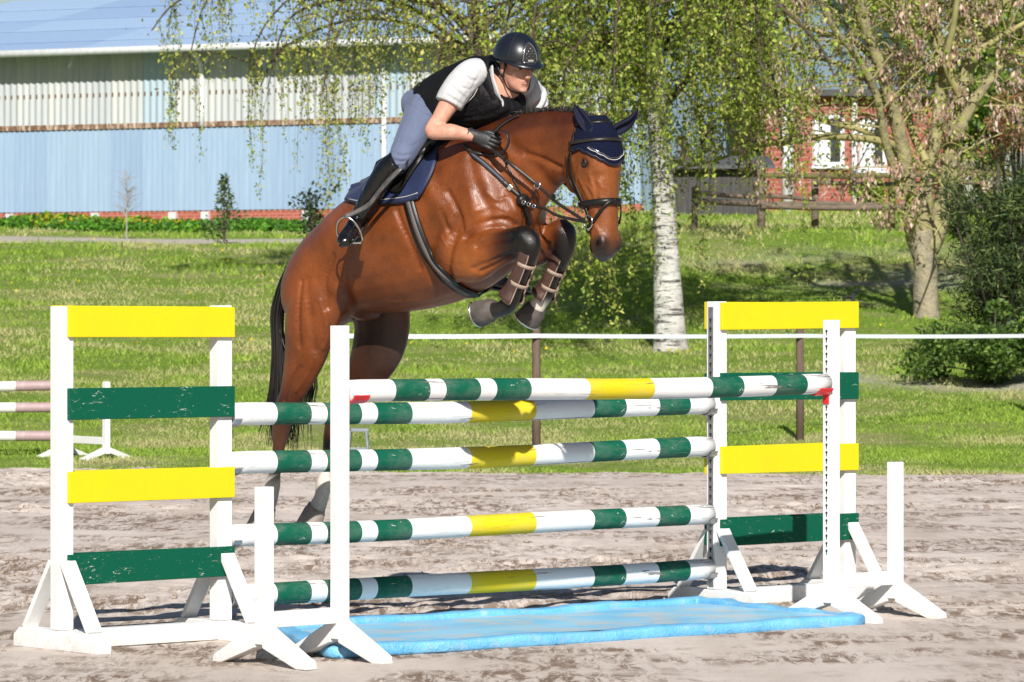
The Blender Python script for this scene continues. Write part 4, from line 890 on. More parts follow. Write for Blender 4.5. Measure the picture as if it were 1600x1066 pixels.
# clothes
vs_ = MB(); R = cr([[*HP(654, 150), *HP(694, 196), .150], [*HP(672, 126), *HP(716, 202), .168], [*HP(700, 107), *HP(750, 203), .178], [*HP(728, 95), *HP(786, 196), .182], [*HP(748, 87), *HP(806, 176), .165], [*HP(758, 92), *HP(803, 160), .125], [*HP(764, 104), *HP(796, 152), .085]], 4)
vs_.rings([ell((r[:3] + r[3:6]) / 2, (r[:3] - r[3:6]) / 2, HL * r[6], 26, 2.3) for r in R]); soft(vs_, 'vest', M['vest'], .007, 4, fold=(.010, 11, HD - UP * .6), creases=[([(698, 120), (720, 148), (730, 182)], .012, .012), ([(757, 108), (754, 138), (746, 170)], .011, .010), ([(775, 150), (764, 178)], .010, .010), ([(680, 135), (700, 165), (712, 188)], .012, .010)])
MB().sweep([HP(772, 88, .02), HP(760, 92, -.07), HP(757, 112, -.13), HP(764, 138, -.14), HP(772, 160, -.12)], [.008, .012, .013, .012, .008], [.016, .026, .030, .028, .012], tuple(nrm(HD + UP * .2)), 10, True, 5).build('vest_collar', M['vest'], rid, True)
MB().sweep([HP(748, 134, -.17), HP(740, 150, -.185), HP(728, 162, -.19)], .0022, side=tuple(UP), n=6, dens=4).build('vest_piping', M['stitch'], rid, True)
sl = MB(); lm(sl, [(752, 112, -.12, .072, .075), (738, 116, -.165, .082, .08), (722, 131, -.205, .081, .08), (708, 150, -.245, .077, .078), (701, 163, -.265, .074, .075)]); soft(sl, 'shirt_sleeve', M['shirt'], .006, 4, fold=(.008, 10, HD * .8 - UP * .8 - HL * .3), creases=[([(698, 148), (712, 157), (722, 164)], .008, .011), ([(704, 134), (720, 147), (730, 158)], .009, .011), ([(747, 116), (739, 134), (735, 150)], .008, .010), ([(690, 150), (702, 160), (716, 166)], .006, .006), ([(718, 112), (735, 124), (748, 127)], .009, .008), ([(712, 122), (722, 136), (736, 140)], .007, .008)])
sl = MB(); lm(sl, [(792, 118, .10, .08, .08), (812, 130, .16, .085), (828, 148, .21, .080), (836, 168, .25, .078)]); soft(sl, 'shirt_sleeve', M['shirt'], .006, 4, fold=(.021, 10, HD * .8 - UP * .8 - HL * .3))
MB().sweep([HP(768, 104, -.06), HP(769, 124, -.095), HP(775, 144, -.105), HP(784, 160, -.085)], [.006, .007, .008, .004], [.014, .022, .030, .012], tuple(nrm(HD * .7 - HL * .3)), 8, True, 5).build('shirt_collar', M['shirt'], rid, True)
MB().ball(HP(782, 164, -.085), HD * .022, HL * .012, UP * .036).build('shirt_placket', M['shirt'], rid, True)
bc = MB(); R = cr([[*HP(640, 162), *HP(672, 214), .11], [*HP(646, 144), *HP(688, 212), .165], [*HP(662, 136), *HP(704, 204), .168], [*HP(682, 128), *HP(716, 196), .160]], 4); bc.rings([ell((r[:3] + r[3:6]) / 2, (r[:3] - r[3:6]) / 2, HL * r[6], 22, 2.2) for r in R])
lm(bc, [(667, 168, -.08, .112, .105), (655, 190, -.15, .098, .09), (643, 214, -.22, .086, .080), (632, 236, -.285, .076, .070), (624, 249, -.32, .066, .060), (612, 260, -.335, .058, .053), (600, 270, -.345, .050, .048)])
lm(bc, [(700, 170, .08, .115, .105), (716, 205, .18, .10, .085), (732, 245, .26, .085, .07), (745, 285, .31, .068, .06), (749, 310, .32, .055, .055)])
soft(bc, 'breeches', M['breech'], .007, 4, fold=(.007, 9, HD * .8 - UP * .4), creases=[([(610, 237), (628, 243), (648, 240)], .008, .010), ([(607, 246), (625, 252), (644, 249)], .008, .011), ([(604, 256), (620, 260), (638, 257)], .007, .009), ([(638, 162), (660, 177), (684, 186)], .010, .012), ([(646, 150), (666, 164), (690, 172)], .009, .010), ([(650, 168), (641, 200), (630, 232)], .005, .005), ([(622, 222), (640, 228), (655, 222)], .008, .008), ([(640, 140), (652, 152), (672, 152)], .008, .009)])
MB().sweep([HP(656, 133, -.13), HP(648, 140, -.10), HP(644, 150, 0)], .012, side=tuple(UP), n=8, dens=4).build('belt', M['black'], rid, True)
def boot(pts, toe, name):
    b = MB(); lm(b, pts); P0 = HP(*pts[-1][:3]); d = nrm(toe - P0); lat = nrm(np.cross(d, UP)); upv = np.cross(lat, d); upv = upv if upv[2] > 0 else -upv
    b.sweep([P0 - d * .075, P0 - d * .04, P0, P0 + d * .08, P0 + d * .15, P0 + d * .195, P0 + d * .215], [.018, .034, .042, .036, .031, .024, .010], [.018, .032, .036, .040, .044, .034, .014], tuple(lat), 16, True, 4)
    o = soft(b, name, M['jboot'], .0065, 4, fold=(.004, 18, HL + HD * .3), creases=[([(552, 333), (562, 340), (574, 338)], .006, .008), ([(549, 341), (558, 347), (568, 346)], .006, .008), ([(562, 320), (572, 328), (582, 326)], .006, .007), ([(575, 300), (586, 308), (597, 304)], .008, .007), ([(590, 276), (600, 286), (612, 284)], .008, .007), ([(600, 262), (610, 272), (622, 270)], .007, .006)]); so = MB()
    so.sweep([P0 - d * .082 - upv * .034, P0 - d * .05 - upv * .040, P0 + d * .03 - upv * .036, P0 + d * .12 - upv * .031, P0 + d * .19 - upv * .022, P0 + d * .216 - upv * .012], [.006] * 6, [.018, .033, .034, .044, .034, .010], tuple(lat), 12, True, 3)
    so.build('sole', M['hole'], o, True); return P0, d, lat, upv
BR = boot([(622, 254, -.345, .066, .056), (606, 266, -.355, .066, .058), (590, 289, -.365, .062, .056), (576, 311, -.375, .053, .050), (564, 331, -.385, .043, .041), (558, 344, -.39, .040, .038)], HP(533, 383, -.56), 'riding_boot')
BLb = boot([(748, 296, .33, .066, .058), (754, 335, .34, .062, .056), (762, 378, .345, .053, .05), (769, 420, .35, .043, .041), (772, 440, .35, .041, .04)], HP(772, 440, .35) + (HD * .10 - UP * .05 + HL * .17), 'riding_boot')
def stirrup(B, strap_px, label):
    P0, d, lat, upv = B; c = P0 + d * .115 - upv * .045; top = c + upv * .135 - d * .02; t = thing('stirrup', label, 'stirrup', c, 'stirrups hanging from the saddle')
    arch_ = cr([c - lat * .066, c - lat * .068 + upv * .05 - d * .004, c - lat * .045 + upv * .108 - d * .014, top, c + lat * .045 + upv * .108 - d * .014, c + lat * .068 + upv * .05 - d * .004, c + lat * .066], 5)
    MB().sweep(arch_, .0055, side=tuple(d), n=8).build('arch', M['steel'], t, True); MB().box(c - upv * .004, lat * .066, d * .022, upv * .006).build('tread', M['steel'], t, bevel=.003)
    Pp = cr([top] + [HP(*q) for q in strap_px], 6); MB().ribbon(Pp, [-HL * (1 if strap_px[0][2] < 0 else -1)] * len(Pp), .0125, .006).build('stirrup_leather', M['strap'], t, True)
stirrup(BR, [(574, 322, -.455), (594, 298, -.455), (613, 277, -.445), (628, 262, -.42), (640, 248, -.30)], 'steel stirrup and leather strap under the rider\'s nearer boot')
stirrup(BLb, [(752, 370, .405), (742, 330, .40), (732, 280, .38), (722, 240, .28)], 'steel stirrup under the rider\'s farther boot below the horse\'s chest')
# gloved hands, closed round the reins
def hand(W, f, up, out, name):
    """W wrist, f towards the knuckles, up = thumb side, out = back of the hand"""
    g = MB(); g.sweep([W - f * .05, W - f * .02, W + f * .012, W + f * .05, W + f * .082], [.031, .031, .033, .040, .036], [.030, .028, .024, .022, .019], tuple(out), 14, True, 3)
    o = soft(g, name, M['glove'], .004, 3); lens = (.92, 1.0, .95, .80)
    for i in range(4):
        k = W + f * (.086 - .004 * abs(i - 1)) + up * (.030 - .020 * i) + out * .006; l = lens[i]; fd = nrm(f + up * (.10 - .07 * i))
        ch = [k - f * .03, k, k + (fd * .030 - out * .010) * l, k + (fd * .036 - out * .038) * l, k + (fd * .012 - out * .052) * l, k + (-fd * .012 - out * .046) * l]
        q = MB(); q.sweep(ch, [.0095, .0115, .0105, .0100, .0095, .0075], None, tuple(up), 10, True, 4); q.build('finger', M['glove'], o, True)
    ch = [W + f * .02 + up * .022 - out * .010, W + f * .050 + up * .040 - out * .012, W + f * .078 + up * .042 - out * .020, W + f * .100 + up * .036 - out * .030]; q = MB(); q.sweep(ch, [.014, .0125, .0115, .008], None, tuple(out), 10, True, 4); q.build('thumb', M['glove'], o, True)
    MB().sweep([W - f * .036 + (up * math.cos(a) + out * math.sin(a)) * .0295 for a in np.linspace(0, 6.2832, 22)], .0045, side=tuple(f), n=6).build('cuff', M['glove'], o, True)
    return W + f * .09 - up * .035 - out * .025
W = HP(744, 213, -.235); f_ = nrm(HP(775, 225, -.20) - W); out_ = nrm(-HL * .85 - HD * .1 + UP * .25); out_ = nrm(out_ - f_ * (out_ @ f_)); up_ = np.cross(out_, f_); up_ = up_ if up_[2] > 0 else -up_
RG = hand(W, f_, up_, out_, 'glove')
W2 = HP(796, 221, .165); f2 = nrm(HD * 1 - UP * .25); o2 = nrm(HL * .85 + UP * .2 - HD * .1); o2 = nrm(o2 - f2 * (o2 @ f2)); u2 = np.cross(f2, o2); u2 = u2 if u2[2] > 0 else -u2
LG = hand(W2, f2, u2, o2, 'glove')
# reins
rn = thing('reins', 'black reins running from the rider\'s hands to the bit', 'reins', RG); bit = HSurf(.745, -96, .02); bitL = HSurf(.745, 96, .02)
pr = cr([RG, HP(800, 258, -.19), mr, HP(872, 318, -.14), bit], 8); MB().sweep(pr, .004, .009, tuple(UP), 8).build('rein', M['browng'], rn, True)
pr = cr([LG, (LG + bitL) / 2 + UP * .01, bitL], 10); MB().sweep(pr, .004, .009, tuple(UP), 8).build('rein', M['browng'], rn, True)
lp = cr([RG - f_ * .02, HP(784, 238, -.25), HP(794, 225, -.25), HP(793, 210, -.25), HP(784, 204, -.24), HP(775, 207, -.2), HP(790, 215, -.02), LG + u2 * .05], 7); MB().sweep(lp, .004, .0105, tuple(HL), 8).build('rein_loop', M['browng'], rn, True)
lw = onh([(826, 318), (838, 325)], .02)[0][0]; pr = cr([lw, HP(850, 326, -.12), HP(874, 338, -.13), bit], 7); MB().sweep(pr, .004, .008, tuple(UP), 8).build('rein', M['browng'], rn, True)
MB().box(HP(865, 309, -.145), HD * .012, HL * .004, UP * .018).build('rein_stop', M['black'], rn, bevel=.003)
# ------------------------------------------------------------------ barn
A0 = A(-13.87, 112, 0); BD = nrm(A(-3.975, 107, 0) - A0); BNm = A(BD[1], -BD[0], 0); BNm = BNm if BNm[1] < 0 else -BNm
def bpt(px):                                               # distance along the barn wall under a photo column
    k = (px - 800) / F; return (k * A0[1] - A0[0]) / (BD[0] - k * BD[1])
s0, s1 = bpt(-260), bpt(1000); zb, zp, zm, zt, ze = 3.62, 4.22, 6.40, 6.52, 8.42
barn = thing('barn', 'long pale blue metal barn with a cream upper wall and red brick plinth', 'barn', A0 + BD * s0 + UP * zb)
def brick_mat(name, c1, c2, mort, sc, proj):
    m, t, p = nodes(name); c = ocoord(t); d = N(t, 'ShaderNodeVectorMath', operation='DOT_PRODUCT'); t.links.new(c, d.inputs[0]); d.inputs[1].default_value = tuple(proj)
    sx_ = N(t, 'ShaderNodeSeparateXYZ'); t.links.new(c, sx_.inputs[0]); cb = N(t, 'ShaderNodeCombineXYZ'); t.links.new(d.outputs['Value'], cb.inputs[0]); t.links.new(sx_.outputs[2], cb.inputs[1])
    b = N(t, 'ShaderNodeTexBrick'); t.links.new(cb.outputs[0], b.inputs['Vector']); b.inputs['Scale'].default_value = sc; b.inputs['Color1'].default_value = (*c1, 1); b.inputs['Color2'].default_value = (*c2, 1); b.inputs['Mortar'].default_value = (*mort, 1)
    b.inputs['Mortar Size'].default_value = .018; b.inputs['Brick Width'].default_value = .5; b.inputs['Row Height'].default_value = .17
    t.links.new(mix(t, .35, b.outputs['Color'], ramp(t, noise(t, 1.5, 5, .6, c), [(.3, tuple(x * .6 for x in c1)), (.7, c1)])), p.inputs['Base Color']); p.inputs['Roughness'].default_value = .85
    bump(t, p, b.outputs['Fac'], -.4, .01); return m
M['plinth'] = brick_mat('red_brick_plinth', (.42, .10, .06), (.34, .075, .05), (.42, .30, .25), 2.0, BD)
MB().box(A0 + BD * (s0 + s1) / 2 + UP * (zb + zp) / 2 - BNm * .10, BD * (s1 - s0) / 2, BNm * .10, UP * (zp - zb) / 2).build('plinth', M['plinth'], barn)
def sheet_mat(name, c1, c2, streak):
    m, t, p = nodes(name); c = ocoord(t, (5, 5, .25)); oi = N(t, 'ShaderNodeObjectInfo')
    a = ramp(t, noise(t, 1.6, 5, .6, c), [(.3, c2), (.7, c1)]); a = mix(t, ramp(t, noise(t, 3, 5, .7, c), [(.5, (0, 0, 0)), (.75, (.55, .55, .55))]), a, streak)
    v = ramp(t, oi.outputs['Random'], [(0, (.84, .86, .9)), (.5, (1, 1, 1)), (1, (1.04, 1.03, 1.0))]); t.links.new(mix(t, 1.0, a, v, 'MULTIPLY'), p.inputs['Base Color']); p.inputs['Roughness'].default_value = .5; return m
M['bluesheet'] = sheet_mat('pale_blue_sheet', (.30, .405, .54), (.25, .35, .48), (.36, .45, .55)); M['creamsheet'] = sheet_mat('cream_translucent_sheet', (.46, .475, .475), (.33, .365, .39), (.45, .42, .35)); M['blugrey'] = sheet_mat('blue_grey_sheet', (.32, .41, .49), (.29, .38, .45), (.4, .4, .37))
def panel_mesh(w, h, ribs, dep, rnd):
    prof = []; pw = w / ribs
    for i in range(ribs):
        if rnd: prof += [(i * pw + pw * k / 6, dep * (.5 - .5 * math.cos(2 * math.pi * k / 6))) for k in range(6)]
        else: prof += [(i * pw, 0), (i * pw + pw * .62, 0), (i * pw + pw * .70, dep), (i * pw + pw * .92, dep)]
    prof.append((w, 0)); V = [(x, -y, z) for z in (0, h) for x, y in prof]; n = len(prof)
    me = mesh_np(V, [(i, i + 1, n + i + 1, n + i) for i in range(n - 1)]); return me
ang = math.atan2(BD[1], BD[0]); pw = 1.005; npan = int((s1 - s0) / pw)
mb_ = panel_mesh(pw, zm - zp, 6, .035, False); mb_.materials.append(M['bluesheet']); mu = panel_mesh(pw, ze - zt + .1, 5, .055, True); mu.materials.append(M['creamsheet']); mu.polygons.foreach_set('use_smooth', np.ones(len(mu.polygons), bool)); mg = mu.copy(); mg.materials[0] = M['blugrey']
for i in range(npan):
    for me_, z, off, nm in ((mb_, zp - .03, .012, 'wall_panel'), (mg if i in (10, 17, 24) else mu, zt, .012, 'light_panel')):
        o = bpy.data.objects.new(nm, me_); p = A0 + BD * (s0 + i * pw) + UP * z + BNm * (off + .004 * (i % 2)); o.location = tuple(p - barn.location); o.rotation_euler = (0, 0, ang); COL.objects.link(o); o.parent = barn
MB().box(A0 + BD * (s0 + s1) / 2 + UP * (zp + ze) / 2 - BNm * .10, BD * (s1 - s0) / 2, BNm * .09, UP * (ze - zp) / 2).build('wall_core', M['bluesheet'], barn)
m, t, p = nodes('rusty_rail'); c = ocoord(t, (4, 4, 1)); t.links.new(ramp(t, noise(t, 2.2, 6, .75, c), [(.38, (.50, .43, .34)), (.52, (.17, .09, .055)), (.7, (.07, .04, .03))]), p.inputs['Base Color']); p.inputs['Roughness'].default_value = .9
MB().box(A0 + BD * (s0 + s1) / 2 + UP * (zm + zt) / 2 + BNm * .03, BD * (s1 - s0) / 2, BNm * .04, UP * (zt - zm) / 2 * 1.15).build('rail', m, barn)
fz = MB(); zf = 7.30; rustm = plain('rusty_fastener', (.16, .085, .04), .9)
for i in range(npan * 5): c = A0 + BD * (s0 + (i + .5) * pw / 5) + UP * zf + BNm * .070; fz.box(c, BD * .022, BNm * .008, UP * .055)
tag(fz.build('fasteners', rustm, barn), kind='stuff')
# roof with overhang, gutter, ridge
roofm = sheet_mat('pale_blue_roof', (.33, .46, .66), (.29, .41, .60), (.38, .49, .64)); rw = 9.5; rh = 2.35
e0 = A0 + BD * (s0 - .5) + BNm * .85 + UP * (ze - .06); e1 = A0 + BD * (s1 + .5) + BNm * .85 + UP * (ze - .06); rg = -BNm * (rw + .85) + UP * rh
rn_ = nrm(np.cross(e1 - e0, rg)); rn_ = rn_ if rn_[2] > 0 else -rn_; nrs = 5
for k_ in range(nrs):
    for q_ in range(6):
        ua, ub = q_ / 6, (q_ + 1) / 6 - .0006; va, vb = k_ / nrs, (k_ + 1) / nrs + .012; G = [[e0 * (1 - u) + e1 * u + rg * v + rn_ * (.035 - .03 * (v - va) * nrs) for v in (va, vb)] for u in (ua, ub)]
        o = MB().grid(G).build('roof_sheet', roofm, barn); q = o.modifiers.new('s', 'SOLIDIFY'); q.thickness = .018; q.offset = 0
G = [[e0 * (1 - u) + e1 * u + rg + (-BNm * (rw + .85) - UP * rh) * v for v in (0, 1)] for u in (0, 1)]; MB().grid(G).build('roof', roofm, barn)
gut = plain('pale_gutter', (.62, .64, .66), .5); MB().sweep([e0 + UP * .06 + BNm * .06, (e0 + e1) / 2 + UP * .06 + BNm * .06, e1 + UP * .06 + BNm * .06], .085, .10, (0, 0, 1), 10).build('gutter', gut, barn, True)
for px in (319, 603): 
    s = bpt(px); MB().sweep([A0 + BD * s + BNm * .8 + UP * (ze - .02), A0 + BD * s + BNm * .16 + UP * (ze - .45), A0 + BD * s + BNm * .14 + UP * (zm if px == 319 else zp)], .07, side=tuple(BD), n=10, dens=3).build('downpipe', plain('white_downpipe', (.74, .75, .76), .5), barn, True)
conc = plain('white_pier', (.62, .63, .64), .8)
for px in (17, 150, 271, 322, 480): s = bpt(px); MB().box(A0 + BD * s + UP * (zb + zp - .1) / 2 + BNm * .03, BD * .12, BNm * .06, UP * (zp - zb - .04) / 2).build('pier', conc, barn, bevel=.01)
# gable ends
for s in (s0, s1): MB().add([A0 + BD * s - BNm * .1 + UP * zb, A0 + BD * s - BNm * 19 + UP * zb, A0 + BD * s - BNm * 19 + UP * ze, A0 + BD * s - BNm * 9.5 + UP * (ze + rh - .1), A0 + BD * s - BNm * .1 + UP * ze], [(0, 1, 2, 3, 4)]).build('gable', M['bluesheet'], barn)
# ------------------------------------------------------------------ brick house and timber shed
hd_ = nrm(A(1, .16, 0)); hnn = A(hd_[1], -hd_[0], 0); H0 = at(1196, 333, 104); H0[2] = 3.7
house = thing('brick_house', 'low red brick house with white shuttered windows behind the wooden fence', 'house', H0); M['hbrick'] = brick_mat('red_block_wall', (.33, .085, .06), (.26, .068, .05), (.38, .24, .20), 1.35, hd_)
HW = 4.8; HH = 3.25
def hpt(px):
    k = (px - 800) / F; return (k * H0[1] - H0[0]) / (hd_[0] - k * hd_[1])
wm = MB(); wins = [(1270, 1320, 179, 260), (1342, 1386, 186, 266)]
def hz(py): return CAMH + (HOR - py) / F * 104.5
xs_ = [0]; 
for a, b, *_ in wins: xs_ += [hpt(a), hpt(b)]
xs_.append(HW)
for i in range(len(xs_) - 1):
    a, b = xs_[i], xs_[i + 1]; zl = [(H0[2], H0[2] + HH)] if i % 2 == 0 else [(H0[2], hz(wins[i // 2][3])), (hz(wins[i // 2][2]), H0[2] + HH)]
    for z_0, z_1 in zl: wm.box(H0 * A(1, 1, 0) + hd_ * (a + b) / 2 + UP * (z_0 + z_1) / 2 - hnn * .15, hd_ * (b - a) / 2, hnn * .15, UP * (z_1 - z_0) / 2)
wm.build('wall', M['hbrick'], house)
MB().box(H0 * A(1, 1, 0) + hd_ * HW / 2 + UP * (H0[2] + HH + .08) - hnn * 3.2, hd_ * (HW / 2 + .3), hnn * 3.6, UP * .08).build('roof', plain('dark_flat_roof', (.07, .068, .07), .8), house)
glass = plain('dark_window_glass', (.03, .035, .04), .08, spec=.8); wf = plain('white_window_frame', (.72, .74, .78), .5)
for a, b, y0, y1 in wins:
    sa, sb = hpt(a), hpt(b); z_1, z_0 = hz(y0), hz(y1); c = H0 * A(1, 1, 0) + hd_ * (sa + sb) / 2 + UP * (z_0 + z_1) / 2; w2 = (sb - sa) / 2; h2 = (z_1 - z_0) / 2
    g = MB().box(c - hnn * .12, hd_ * w2, hnn * .01, UP * h2).build('window', glass, house); fr = MB()
    for sx_ in (-1, 0, 1): fr.box(c - hnn * .07 + hd_ * sx_ * (w2 - .05), hd_ * .05, hnn * .035, UP * h2)
    for sz_ in (-1, 1): fr.box(c - hnn * .071 + UP * sz_ * (h2 - .05), hd_ * (w2 - .1), hnn * .034, UP * .05)
    fr.build('frame', wf, g); MB().box(c + hnn * .04 - hd_ * w2 * .55 , hd_ * w2 * .40, hnn * .025, UP * h2 * .98).build('shutter', wf, house, bevel=.01); MB().box(c + hnn * .06 - UP * (h2 + .04), hd_ * (w2 + .06), hnn * .08, UP * .035).build('sill', wf, house, bevel=.01)
for px in (1230, 1334): s = hpt(px); MB().sweep([H0 * A(1, 1, 0) + hd_ * s + hnn * .08 + UP * (H0[2] + .1), H0 * A(1, 1, 0) + hd_ * s + hnn * .08 + UP * (H0[2] + HH)], .075 if px > 1300 else .16, side=tuple(hd_), n=10).build('downpipe', wf, house, True)
S0 = at(1035, 330, 96); S0[2] = 3.4; shed = thing('timber_shed', 'dark weathered timber shed behind the birch', 'shed', S0); dk = plain('dark_weathered_boards', (.07, .066, .065), .85, (.035, .033, .033), scale=3, stretch=(6, 6, .6), bumps=.3, bscale=20)
for i in range(12): MB().box(S0 + A(.1 + i * .2, 0, .75), A(.096, 0, 0), A(0, .012 + .004 * (i % 2), 0), A(0, 0, .75)).build('board', dk, shed)
MB().box(S0 + A(1.2, .9, .74), A(1.18, 0, 0), A(0, .88, 0), A(0, 0, .74)).build('core', dk, shed); MB().add([S0 + A(-.2, -.3, 1.45), S0 + A(2.6, -.3, 1.45), S0 + A(2.6, 2.1, 1.75), S0 + A(-.2, 2.1, 1.75), S0 + A(-.2, -.3, 1.53), S0 + A(2.6, -.3, 1.53), S0 + A(2.6, 2.1, 1.83), S0 + A(-.2, 2.1, 1.83)], [(3, 2, 1, 0), (4, 5, 6, 7), (0, 1, 5, 4), (1, 2, 6, 5), (2, 3, 7, 6), (3, 0, 4, 7)]).build('roof', plain('grey_shed_roof', (.09, .09, .095), .8), shed)
# ------------------------------------------------------------------ wooden rail fence on the bank
wood = plain('weathered_rail_wood', (.20, .15, .115), .9, (.10, .075, .06), scale=6, stretch=(1, 1, 4), bumps=.5, bscale=30); moss = plain('mossy_rail_wood', (.17, .155, .055), .95, (.09, .075, .035), scale=7, bumps=.5, bscale=30)
def zg(px, Y): return elevs((px - 800) / F * Y, Y)
fpz = []
for px, Y, top, r in ((1085, 80.5, 292, .07), (1189, 81, 262, .085), (1273, 82, 272, .08), (1393, 83, 226, .075), (1500, 83.5, 262, .08), (1610, 84, 262, .08)):
    fpz.append((px, Y, top, r))
rf_ = thing('rail_fence', 'weathered wooden post and rail fence on the bank before the brick house', 'fence', at(1300, 350, 82))
for px, Y, top, r in fpz:
    g = zg(px, Y); T = at(px, top, Y); MB().sweep([A(T[0], Y, g - .3), A(T[0] + .01, Y, (g + T[2]) / 2), T], [r, r * .97, r * .9], side=(1, 0, 0), n=10).build('post', moss if px == 1393 else wood, rf_, True)
for y0, y1, i0, i1, m_, r in ((274, 272, 1, 5, moss, .055), (285, 287, 2, 5, wood, .045), (314, 322, 0, 3, wood, .055), (322, 324, 1, 5, wood, .06), (300, 312, 0, 2, wood, .045)):
    a = fpz[i0]; b = fpz[i1]; p_ = at(a[0], y0, a[1] - .14); q_ = at(b[0], y1, b[1] - .14); MB().sweep([p_, (p_ * 2 + q_) / 3 - UP * .03, (p_ + 2 * q_) / 3 + UP * .015, q_], r, side=(0, 0, 1), n=8, dens=3).build('rail', m_, rf_, True)
# ------------------------------------------------------------------ tape fence along the arena
pw_ = plain('brown_fence_post_wood', (.15, .10, .075), .9, (.08, .055, .04), scale=5, stretch=(3, 3, .5), bumps=.5, bscale=25); tp = []
for i, (px, Y, top, lab) in enumerate(((531, 42.6, 517, 'round brown fence post at the end of the white tape behind the left upright'), (838, 44.3, 514, 'round brown fence post carrying the white tape, below the front hooves'), (1250, 48.0, 513, 'round brown fence post seen through the right wing'), (1612, 51.8, 512, 'round brown fence post at the far right end of the white tape'))):
    g = zg(px, Y); T = at(px, top, Y); ft = thing('fence_post', lab, 'fence post', A(T[0], Y, g), 'posts of the white tape fence')
    MB().sweep([A(T[0], Y, g - .2), A(T[0], Y, g + .6), T - UP * .012, T], [.047, .046, .045, .040], side=(1, 0, 0), n=12).build('post', pw_, ft, True); c = at(px, 525, Y - .065)
    MB().box(c + A(0, .012, 0), A(.012, 0, 0), A(0, .012, 0), A(0, 0, .018)).build('insulator', M['black'], ft, bevel=.003); tp.append(at(px, 525, Y - .085))
tapem = plain('white_tape', (.72, .75, .80), .5, (.66, .70, .76), scale=20); tq = []
for i in range(3): tq += [tp[i] * (1 - u) + tp[i + 1] * u - UP * .008 * math.sin(math.pi * u) for u in np.linspace(0, 1, 13)[:-1]]
tq.append(tp[-1]); tag(MB().ribbon(tq, [A(.6, -.75, 0)] * len(tq), .024, .003).build('fence_tape', tapem), 'wide white electric fence tape stretched across the lawn', 'fence tape')
# ------------------------------------------------------------------ small jump on the lawn at the left
st = thing('jump_upright', 'small white upright standing on the grass behind the left wing', 'jump upright', gnd(135, 722)); wp = M['white']; b1 = gnd(166, 724); b2 = gnd(98, 720); eb = nrm(b1 - b2); qb = A(eb[1], -eb[0], 0)
for c, h in ((b1, .88), (b2, .95)):
    MB().box(c + UP * (h / 2 + .05), eb * .036, qb * .03, UP * (h / 2 - .05)).build('post', wp, st, bevel=.004)
    for s in (1, -1): 
        d_ = nrm(qb * s + eb * .2 * s); MB().bar(c + d_ * .035 + UP * .14, c + d_ * .36 + UP * .03, eb * .035, .03).build('foot', wp, st, bevel=.004)
MB().box((b1 + b2) / 2 + UP * .24, eb * (np.linalg.norm(b1 - b2) / 2 - .037), qb * .022, UP * .04).build('rail', wp, st, bevel=.004)
def pm2():
    m, t, p = nodes('faded_mauve_pole_paint'); c = ocoord(t); sx_ = N(t, 'ShaderNodeSeparateXYZ'); t.links.new(c, sx_.inputs[0]); W = (.66, .66, .62); B = (.34, .235, .24)
    base = ramp(t, sx_.outputs[0], [(0, B), (.16, W), (.32, B), (.45, W), (.55, B), (.7, W), (.852, B)], 'CONSTANT'); t.links.new(mix(t, ramp(t, noise(t, 30, 6, .7, c), [(.45, (0, 0, 0)), (.7, (.5, .5, .5))]), base, (.50, .44, .46)), p.inputs['Base Color']); p.inputs['Roughness'].default_value = .6; return m
mp2 = pm2()
for y0, lab in ((604, 'faded white and mauve pole, topmost of the three on the far left'), (638, 'faded white and mauve pole, middle of the three on the far left'), (684, 'faded white and mauve pole, lowest of the three on the far left')):
    z = 1.72 - (y0 + 2 - HOR) * 44.2 / F; p_ = b2 + UP * z - eb * .045; q_ = p_ - nrm(A(1, .10, 0)) * 3.4; pole(q_, p_, .056, 'jump_pole', lab, 'poles of the small jump on the lawn', mp2, int(y0))
ups = q_ * A(1, 1, 0); t2 = thing('jump_upright', 'white upright at the far end of the small jump, beyond the left edge', 'jump upright', ups)
for c, h in ((ups - eb * .05, .95), (ups - eb * .5, .88)):
    MB().box(c + UP * (h / 2 + .05), eb * .036, qb * .03, UP * (h / 2 - .05)).build('post', wp, t2, bevel=.004)
    for s in (1, -1): MB().bar(c + qb * s * .035 + UP * .14, c + qb * s * .36 + UP * .03, eb * .035, .03).build('foot', wp, t2, bevel=.004)
# grey step stool behind the jump, black standpipe on the lawn
sc_ = gnd(560, 727); stl = thing('step_stool', 'small grey step stool on the grass behind the left upright', 'stool', sc_); gm = plain('grey_plastic', (.22, .25, .28), .5)
MB().box(sc_ + UP * .375, A(.095, .02, 0), A(-.02, .09, 0), UP * .018).build('top', gm, stl, bevel=.006)
for a in (-1, 1):
    for b in (-1, 1): MB().sweep([sc_ + A(a * .085, b * .075, .37), sc_ + A(a * .115, b * .11, 0.0)], .014, side=(0, 1, 0), n=8).build('leg', gm, stl, True)
MB().box(sc_ + A(0, -.10, .18), A(.09, 0, 0), A(0, .04, 0), UP * .012).build('step', gm, stl, bevel=.005)
Yt = 60; gt = zg(1333, Yt); tpz = at(1333, 458, Yt); sp_ = thing('standpipe', 'small black standpipe on the lawn behind the right wing', 'standpipe', A(tpz[0], Yt, gt)); MB().sweep([A(tpz[0], Yt, gt - .1), tpz], .03, side=(1, 0, 0), n=10).build('pipe', M['hole'], sp_, True)
MB().sweep([tpz - UP * .06, tpz - UP * .05 - A(.10, 0, 0), tpz - UP * .11 - A(.14, 0, 0)], .022, side=(0, 1, 0), n=8, dens=3).build('spout', M['hole'], sp_, True); MB().sweep([tpz, tpz + UP * .03, tpz + A(.08, 0, .04)], .014, side=(0, 1, 0), n=8).build('handle', M['hole'], sp_, True)
